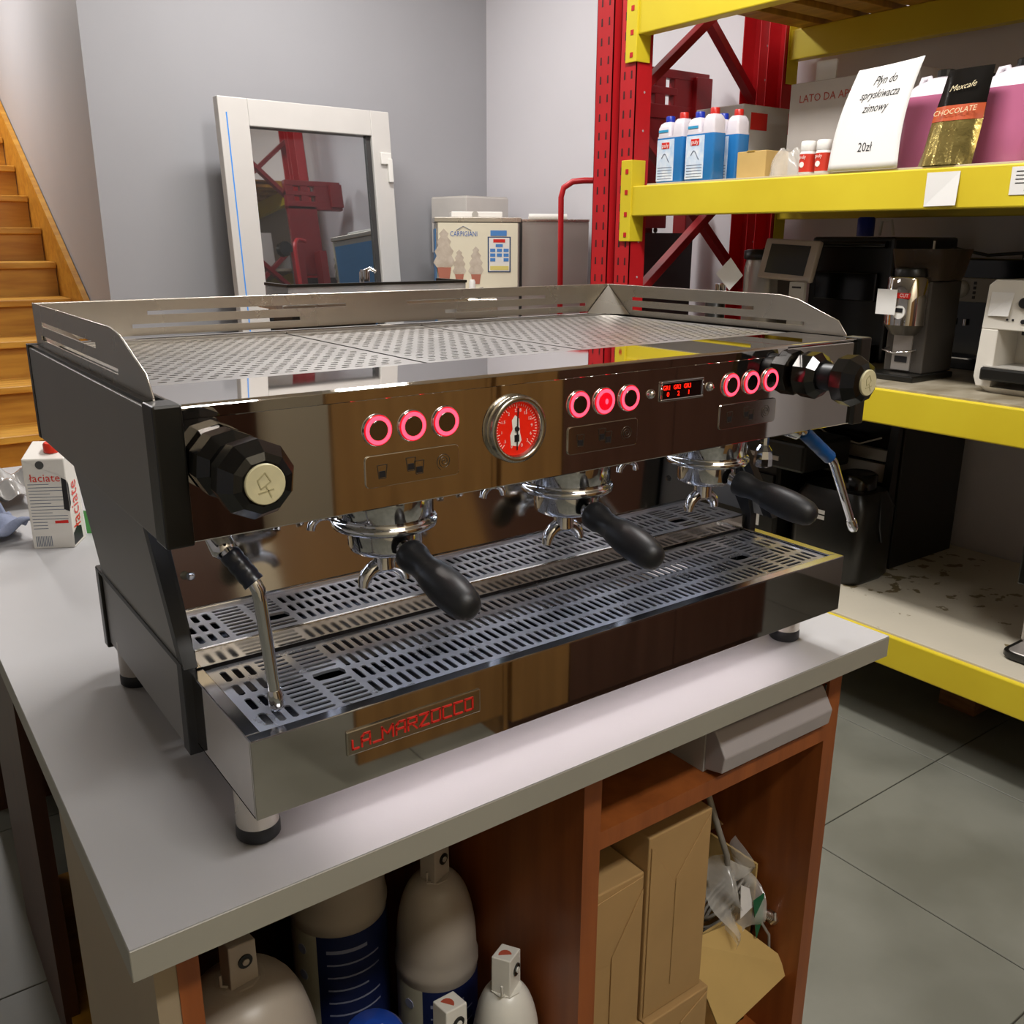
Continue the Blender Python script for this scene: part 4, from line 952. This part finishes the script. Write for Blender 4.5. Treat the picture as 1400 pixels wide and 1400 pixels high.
b2 = thing('black_appliance', (2.5, 1.5, Z1), 'black appliance with a white paper slip, behind the right portafilter handle', 'appliance')
B(2.42, 2.62, 1.29, 1.72, Z1, -.20).build('body', blackp, b2, bevel=.012); B(2.417, 2.42, 1.36, 1.40, -.44, -.37).build('paper_slip', paperm, b2)
B(2.405, 2.42, 1.30, 1.70, -.30, -.24).build('front_band', blackgloss, b2, bevel=.003)
b3 = thing('black_appliance', (2.45, 1.4, -.199), 'flat black appliance lying on top of another under the middle beam', 'appliance')
B(2.36, 2.62, 1.15, 1.70, -.199, -.10).build('body', blackp, b3, bevel=.01); B(2.355, 2.36, 1.25, 1.60, -.17, -.155).build('steel_trim', steelm, b3)
mg = thing('milk_dispenser', (2.42, .36, Z1), 'black and steel dispenser at the right edge of the bottom shelf', 'appliance')
MB().loft([rrect(2.39, .32, .15, .16, .03, Z1), rrect(2.39, .32, .165, .175, .03, Z1+.008), rrect(2.39, .32, .165, .175, .03, Z1+.022)]).build('base', blackp, mg)
MB().loft([rrect(2.39, .32, .145, .155, .025, Z1+.0225), rrect(2.39, .32, .14, .15, .025, Z1+.025)]).build('drip_plate', steelm, mg)
B(2.41, 2.50, .24, .405, Z1+.022, -.37).build('column', steelm, mg, bevel=.01); B(2.39, 2.52, .22, .43, -.37, -.20).build('head', blackp, mg, bevel=.006)

# ---- red stacker truck behind the rack
sk_ = thing('stacker_truck', (2.8, 2.5, FLOOR), 'red pallet stacker with a mast behind the pallet rack', 'stacker')
for x in (2.62, 2.80, 3.06): B(x, x+.055, 2.42, 2.50, FLOOR+.05, .75).build('mast_rail', redd, sk_, bevel=.003)
cg = MB()
SX0, SX1 = 2.66, 3.10
def sxx(px): return SX0+(px-882)/(985-882)*(SX1-SX0)
def szz(py): return 1.235-(py-100)/(160-100)*.165
xs_ = [882, 897, 910, 923, 935, 985]
cg.box(SX0, SX1, 2.36, 2.40, szz(110), szz(97)); cg.box(SX0, SX1, 2.36, 2.40, szz(168), szz(148)); cg.box(SX0, sxx(940), 2.36, 2.40, szz(134), szz(123))
for a, b in ((882, 897), (910, 924), (936, 962)): cg.box(sxx(a), sxx(b), 2.362, 2.398, szz(150), szz(108))
cg.box(sxx(962), SX1, 2.34, 2.42, szz(162), szz(104))
cg.build('carriage_plate', redd, sk_, bevel=.003)
B(sxx(882), sxx(935), 2.37, 2.40, .60, szz(160)).build('lower_plate', redd, sk_, bevel=.003)
B(2.62, 2.95, 2.5, 2.64, FLOOR+.05, .35).build('power_unit', redd, sk_, bevel=.01)
MB().lathe([(.05, 0), (.05, .05)], (2.60, 2.40, .78), (0, -1, 0), 20).build('chain_wheel', blackp, sk_)
ch = MB()
for x in (2.62, 2.86):
    z = -.2
    while z < .75: ch.lathe([(.012, 0), (.012, .004)], (x, 2.41, z), (1, 0, 0), 8); z += .022
ch.build('lift_chain', mat('chain_steel', '8a8078', .4, .8, var=.2), sk_)['kind'] = 'stuff'
B(2.66, 3.05, 2.36, 2.40, FLOOR+.06, .58).build('back_plate', mat('mast_dark', '2a1a18', .5, var=.2), sk_)
gd = MB()
for k in range(20): gd.box(2.58, 2.60+.0, 2.33, 2.335, -.3+.045*k, -.297+.045*k)
MB().tube([(2.66, 2.60, -.2), (2.53, 2.66, -.3), (2.52, 2.66, .73), (2.53, 2.655, .77), (2.56, 2.63, .795), (2.60, 2.60, .80), (2.66, 2.56, .80)], .013, 12).build('push_handle', redp, sk_)

# ================================================================ BACKGROUND LEFT
# leaning white balcony door leaf
dl = thing('door_leaf', (1.9, 3.95, FLOOR), 'white plastic balcony door leaf leaning on the grey wall', 'door')
def Q(x, z, o=0):   # door plane leans back against the wall
    t = (z-FLOOR)/2.1; return Vector((x, 3.82+.20*t-o+(x-1.9)*.054, z))
xl, xr, zb_, zt_ = 1.458, 2.40, FLOOR, 1.195
def dbar(x0, x1, z0, z1, o0, o1, m, nm, bev=.004):
    q = MB(); vs = [Q(x, z, o) for o in (o0, o1) for x, z in ((x0, z0), (x1, z0), (x1, z1), (x0, z1))]
    q.add(vs, [(0, 3, 2, 1), (4, 5, 6, 7), (0, 1, 5, 4), (1, 2, 6, 5), (2, 3, 7, 6), (3, 0, 4, 7)]); return q.build(nm, m, dl, bevel=bev)
whitep_d = mat('door_plastic', 'cfccc7', .35, var=.03)
dbar(xl, xl+.150, zb_, zt_, 0, .06, whitep_d, 'frame_stile'); dbar(xr-.115, xr, zb_, zt_, 0, .06, whitep_d, 'frame_stile')
dbar(xl+.150, xr-.115, zt_-.125, zt_, 0, .06, whitep_d, 'frame_rail'); dbar(xl+.150, xr-.115, zb_, zb_+.13, 0, .06, whitep_d, 'frame_rail')
dbar(xl+.036, xl+.042, zb_+.05, zt_-.07, .06, .0615, blue_door, 'film_strip', 0)
dbar(xl+.150, xr-.115, zb_+.13, zt_-.125, .02, .026, mat('door_glass', 'b4b8ba', .02, .95, var=.02), 'glass_pane', 0)
dbar(xr-.14, xr-.115, zb_+.13, zt_-.125, .02, .040, mat('gasket', '3d3c3c', .5, var=.1), 'gasket', 0)
dbar(xr-.075, xr-.01, .93, .99, .06, .075, whitep, 'hinge'); dbar(xr-.035, xr-.008, .84, .96, .06, .08, whitep, 'hinge_cover')
# soft-serve machine
ICR = math.radians(-30)
def turned(name, loc, rot, label, cat):   # built square to the axes at its own origin, then turned
    o = thing(name, (0, 0, 0), label, cat); o.location = loc; o.rotation_euler = (0, 0, rot); return o
ic = turned('ice_cream_machine', (2.52, 3.32, 0), ICR, 'steel soft ice cream machine with a cone picture on its front', 'ice cream machine')
B(-.21, .21, 0, .42, FLOOR, .630).build('cabinet', steelm, ic, bevel=.004)
B(-.218, .218, -.01, .425, .631, .655).build('top_lid', brushed, ic, bevel=.003)
B(-.200, .200, -.010, 0, .292, .628).build('picture_panel', mat('soft_cream_print', 'e6dfc6', .35, var=.03), ic)
B(-.205, .205, -.012, 0, .276, .289).build('panel_trim', steelm, ic)
B(-.2145, -.2102, .01, .41, FLOOR+.1, .60).build('blue_film', mat('blue_protective_film', '3f78ab', .4, var=.06), ic)
def flat(mb, pts, e=0): mb.prism([(-.2+.4*u, z) for u, z in pts], 'Y', -.0112-e, -.0100-e)
def cone(u, z, s):
    pr = [(.0, 0), (.30, -.1), (.22, -.16), (.46, -.26), (.36, -.34), (.62, -.46), (.48, -.55), (.70, -.68), (.5, -.78)]
    q = MB(); flat(q, [(u-s*.80*a, z+s*b) for a, b in pr]+[(u+s*.80*a, z+s*b*.98) for a, b in pr[::-1][:-1]]); q.build('ice_cream_print', mat('ice_print', 'b8aa98', .4, col2='cfc4b4', scale=25), ic)
    q = MB(); flat(q, [(u-s*.36, z-s*.78), (u+s*.36, z-s*.78), (u+s*.26, z-s*1.05), (u-s*.26, z-s*1.05)], .0005); q.build('cone_print', mat('cone_print', 'b4705c', .4, var=.1), ic)
cone(.07, .60, .24); cone(.26, .500, .155); cone(.47, .515, .175)
MB().text('CARPIGIANI', .034, (-.072, -.0115, .574), (1, 0, 0), (0, 0, 1), sx=.75).build('maker_print', mat('blue_ink', '2b62b0', .4, var=.05), ic)
MB().tube([(-.11, -.0115, .592), (-.075, -.0115, .612), (-.035, -.0115, .592)], .0015, 5).build('logo_roof', mat('grey_ink', '6d7688'), ic)
def key(u0, u1, z0, z1, m, e, nm='key'): q = MB(); flat(q, [(u0, z0), (u1, z0), (u1, z1), (u0, z1)], e); q.build(nm, m, ic)
sky = mat('sky_blue', '4a86c8', .4, var=.05)
key(.62, .91, .389, .562, mat('keypad_blue', '1f3f66', .4, var=.05), .001, 'keypad_border'); key(.635, .895, .394, .557, whitep, .002, 'keypad')
key(.655, .86, .566, .592, sky, .001, 'keypad_header'); key(.69, .84, .534, .550, red_ink, .003, 'keypad_display'); key(.72, .81, .512, .526, sky, .003)
for i in range(3):
    for j in range(3):
        if (i, j) != (1, 2): key(.65+.085*i, .715+.085*i, .488-.023*j, .504-.023*j, sky, .003)
key(.65, .885, .400, .420, mat('pale_yellow', 'e0d27a', .4, var=.05), .003, 'yellow_key_row')
MB().lathe([(.016, 0), (.018, .02), (.016, .09), (.011, .10)], (-.035, -.07, .255), n=16).build('white_lever', whitep, ic)
MB().tube([(0, -.06, .25), (.0, -.07, .31), (.02, -.07, .31)], .009, 10).build('black_lever', blackp, ic)
B(-.12, .09, -.10, -.013, .17, .262).build('spout_block', brushed, ic, bevel=.004)
B(-.13, .13, .06, .30, .6555, .683).build('white_hopper_lid', whitep, ic, bevel=.004); MB().lathe([(.016, 0), (.016, .01)], (-.01, .06, .669), (0, -1, 0), 14).build('lid_knob', greyp, ic)
i2 = turned('steel_cabinet', (2.52, 3.32, 0), ICR, 'plain stainless cabinet against the right side of the ice cream machine', 'cabinet')
B(.226, .57, .03, .27, FLOOR, .635).build('carcass', steelm, i2, bevel=.003); B(.224, .572, .025, .272, .6355, .648).build('top_edge', brushed, i2, bevel=.002)
tag(MB().tube([(2.80, 3.27, .662), (2.97, 3.17, .662)], .0135, 12).build('white_tube', whitep), 'white tube lying on top of the plain stainless cabinet', 'tube')
i3 = turned('grey_stand', (2.78, 3.82, 0), .16, 'grey metal stand under the white carton by the back wall', 'stand')
B(.02, .31, .02, .28, FLOOR, .47).build('carcass', greyp, i3, bevel=.003)
bxw = turned('white_carton', (2.78, 3.82, 0), .16, 'white carton standing behind the ice cream machine', 'box')
B(0, .33, 0, .30, .4715, .775).build('box_body', mat('white_card', 'cdc8c2'), bxw, bevel=.004); B(.005, .325, .005, .295, .7755, .781).build('top_flap', mat('white_card', 'cdc8c2'), bxw)
# machine standing further along the worktop
cm = thing('glass_top_machine', (.98, 1.5, 0), 'second steel machine with a glass rim behind the espresso machine', 'coffee machine')
B(.73, 1.20-.22, 1.48, 1.80, .012, .36).build('body', steelm, cm, bevel=.006) if False else None
B(.72, .985, 1.48, 1.66, .0, .30).build('body', steelm, cm, bevel=.006)
B(.70, 1.235, 1.46, 1.62, .385, .398).build('top_deck', brushed, cm, bevel=.002)
B(.74, .97, 1.5, 1.62, .30, .385).build('upper_body', darkmetal, cm)
q = MB(); q.box(.715, 1.225, 1.458, 1.463, .398, .444); q.box(.715, .720, 1.463, 1.60, .398, .444); q.box(1.22, 1.225, 1.463, 1.60, .398, .444); q.build('glass_rim', mat('rim_glass', 'c9c6c4', .06, trans=.6, ior=1.3), cm)
q = MB(); q.box(.712, 1.228, 1.456, 1.465, .440, .447); q.box(.712, .722, 1.465, 1.60, .440, .447); q.box(1.218, 1.228, 1.465, 1.60, .440, .447); q.build('black_rim_edge', blackp, cm)
q = MB(); q.lathe([(.006, 0), (.006, .06)], (.965, 1.56, .41), n=12); q.lathe([(.012, 0), (.012, .03)], (.975, 1.56, .445), n=12); q.tube([(.965, 1.56, .468), (.985, 1.55, .478), (1.0, 1.545, .470)], .005, 8); q.build('chrome_tap', chrome2, cm)

# ---- milk carton and bits on the worktop
mk = thing('milk_carton', (.09, 1.12, 0), 'white milk carton with a red cap and red lettering', 'carton')
A = Vector((.049, 1.13, 0)); xr_ = Vector((.074, -.040, 0)).normalized(); yr_ = Vector((.33, 1.0, 0)).normalized(); yr_ = (yr_-xr_*yr_.dot(xr_)).normalized()
w_, d_, h1, h2 = .073, .066, .170, .190
def C(a, b, z): return A+xr_*(a*w_)+yr_*(b*d_)+Vector((0, 0, z))
q = MB(); q.add([C(0, 0, 0), C(1, 0, 0), C(1, 1, 0), C(0, 1, 0), C(0, 0, h1), C(1, 0, h1), C(1, 1, h1+.02), C(0, 1, h1+.02)], [(0, 3, 2, 1), (4, 5, 6, 7), (0, 1, 5, 4), (1, 2, 6, 5), (2, 3, 7, 6), (3, 0, 4, 7)])
q.build('carton_body', mat('milk_white', 'dedad2', .4, var=.03), mk, bevel=.0015)
MB().add([C(.02, -.01, h1-.002), C(.98, -.01, h1-.035), C(.99, -.012, h1-.002)], [(0, 1, 2)]).build('folded_corner', mat('milk_white', 'dedad2'), mk, solid=.0008)
MB().lathe([(.0145, 0), (.0145, .014), (.012, .017)], C(.62, .45, h1+.008), (0, -.1, 1), 18).build('red_cap', mat('bright_red_cap', 'e0341c', .35, var=.08), mk)
fn = xr_.cross(Vector((0, 0, 1))); q = MB()
q.text('łaciate', .021, C(.5, 0, .134)+fn*.0004, xr_, (0, 0, 1)); sdir = yr_
q.build('small_lettering', mat('carton_red', 'd8382a', .4, var=.05), mk); q = MB()
q.text('łaciate', .056, C(1, .42, .078)+xr_*.0004, (0, 0, 1), -sdir, sx=.62)
q.build('red_lettering', mat('carton_red', 'd8382a', .4, var=.05), mk)
q = MB()
for k in range(15):
    z = .122-.006*k; L = .86 if k % 3 else .5
    if k > 11: L = .35
    q.add([C(.07, -.004, z), C(.07+L, -.004, z), C(.07+L, -.004, z+.0012), C(.07, -.004, z+.0012)], [(0, 1, 2, 3)])
for k in range(10): q.add([C(.09+.04*k, -.004, .004), C(.09+.04*k+.02, -.004, .004), C(.09+.04*k+.02, -.004, .024), C(.09+.04*k, -.004, .024)], [(0, 1, 2, 3)])
q.build('small_print', mat('grey_ink', '6d7688'), mk)
q = MB(); q.lathe([(.0075, 0), (.0075, .0004)], C(.42, -.016, .159), fn, 20); q.build('round_mark', mat('dark_grey_ink', '4a4a48', .5, var=.05), mk)
q = MB()
for pl in ([(.0, .005), (.75, .006), (.7, .03), (.35, .036), (.02, .028)], [(.0, .075), (.12, .085), (.10, .12), (.0, .13)]): q.add([C(1.006, a, z) for a, z in pl], [tuple(range(len(pl)))])
for pl in ([(.86, .075), (.995, .07), (.995, .130), (.88, .135)],): q.add([C(a, -.006, z) for a, z in pl], [tuple(range(len(pl)))])
q.build('cow_patch', black_ink, mk); MB().add([C(.6, -.005, .048), C(.92, -.005, .048), C(.92, -.005, .054), C(.6, -.005, .053)], [(0, 1, 2, 3)]).build('red_banner', red_ink, mk)
o = tag(MB().add([(.150, 1.17, .001), (.200, 1.13, .001), (.198, 1.14, .04), (.150, 1.18, .045)], [(0, 1, 2, 3)]).build('green_card', green, solid=.001), 'small green and white card behind the milk carton', 'card')
def pf_(u, v): return Vector((-.06+.16*u+.02*v, 1.42+.25*v, .012+.02*math.sin(9*u+2*v)**2+.018*math.sin(6*v+3*u)**2))
tag(MB().grid(pf_, 24, 24).build('plastic_wrap', mat('silver_film', 'c9c7c4', .2, .5, var=.15, scale=20, bump=.5, bscale=20)), 'crinkled clear plastic wrap on the worktop behind the milk carton', 'packaging')
def clf(u, v): return Vector((-.068+.13*u*(1-.25*v), 1.17+.20*v+.03*u, .004+.018*math.sin(5*u+3*v)**2+.012*math.sin(11*v+u)**2+.008*(1-v)))
tag(MB().grid(clf, 24, 24).build('folded_cloth', cloth, solid=.004), 'blue-grey cleaning cloth on the worktop left of the milk carton', 'cloth')
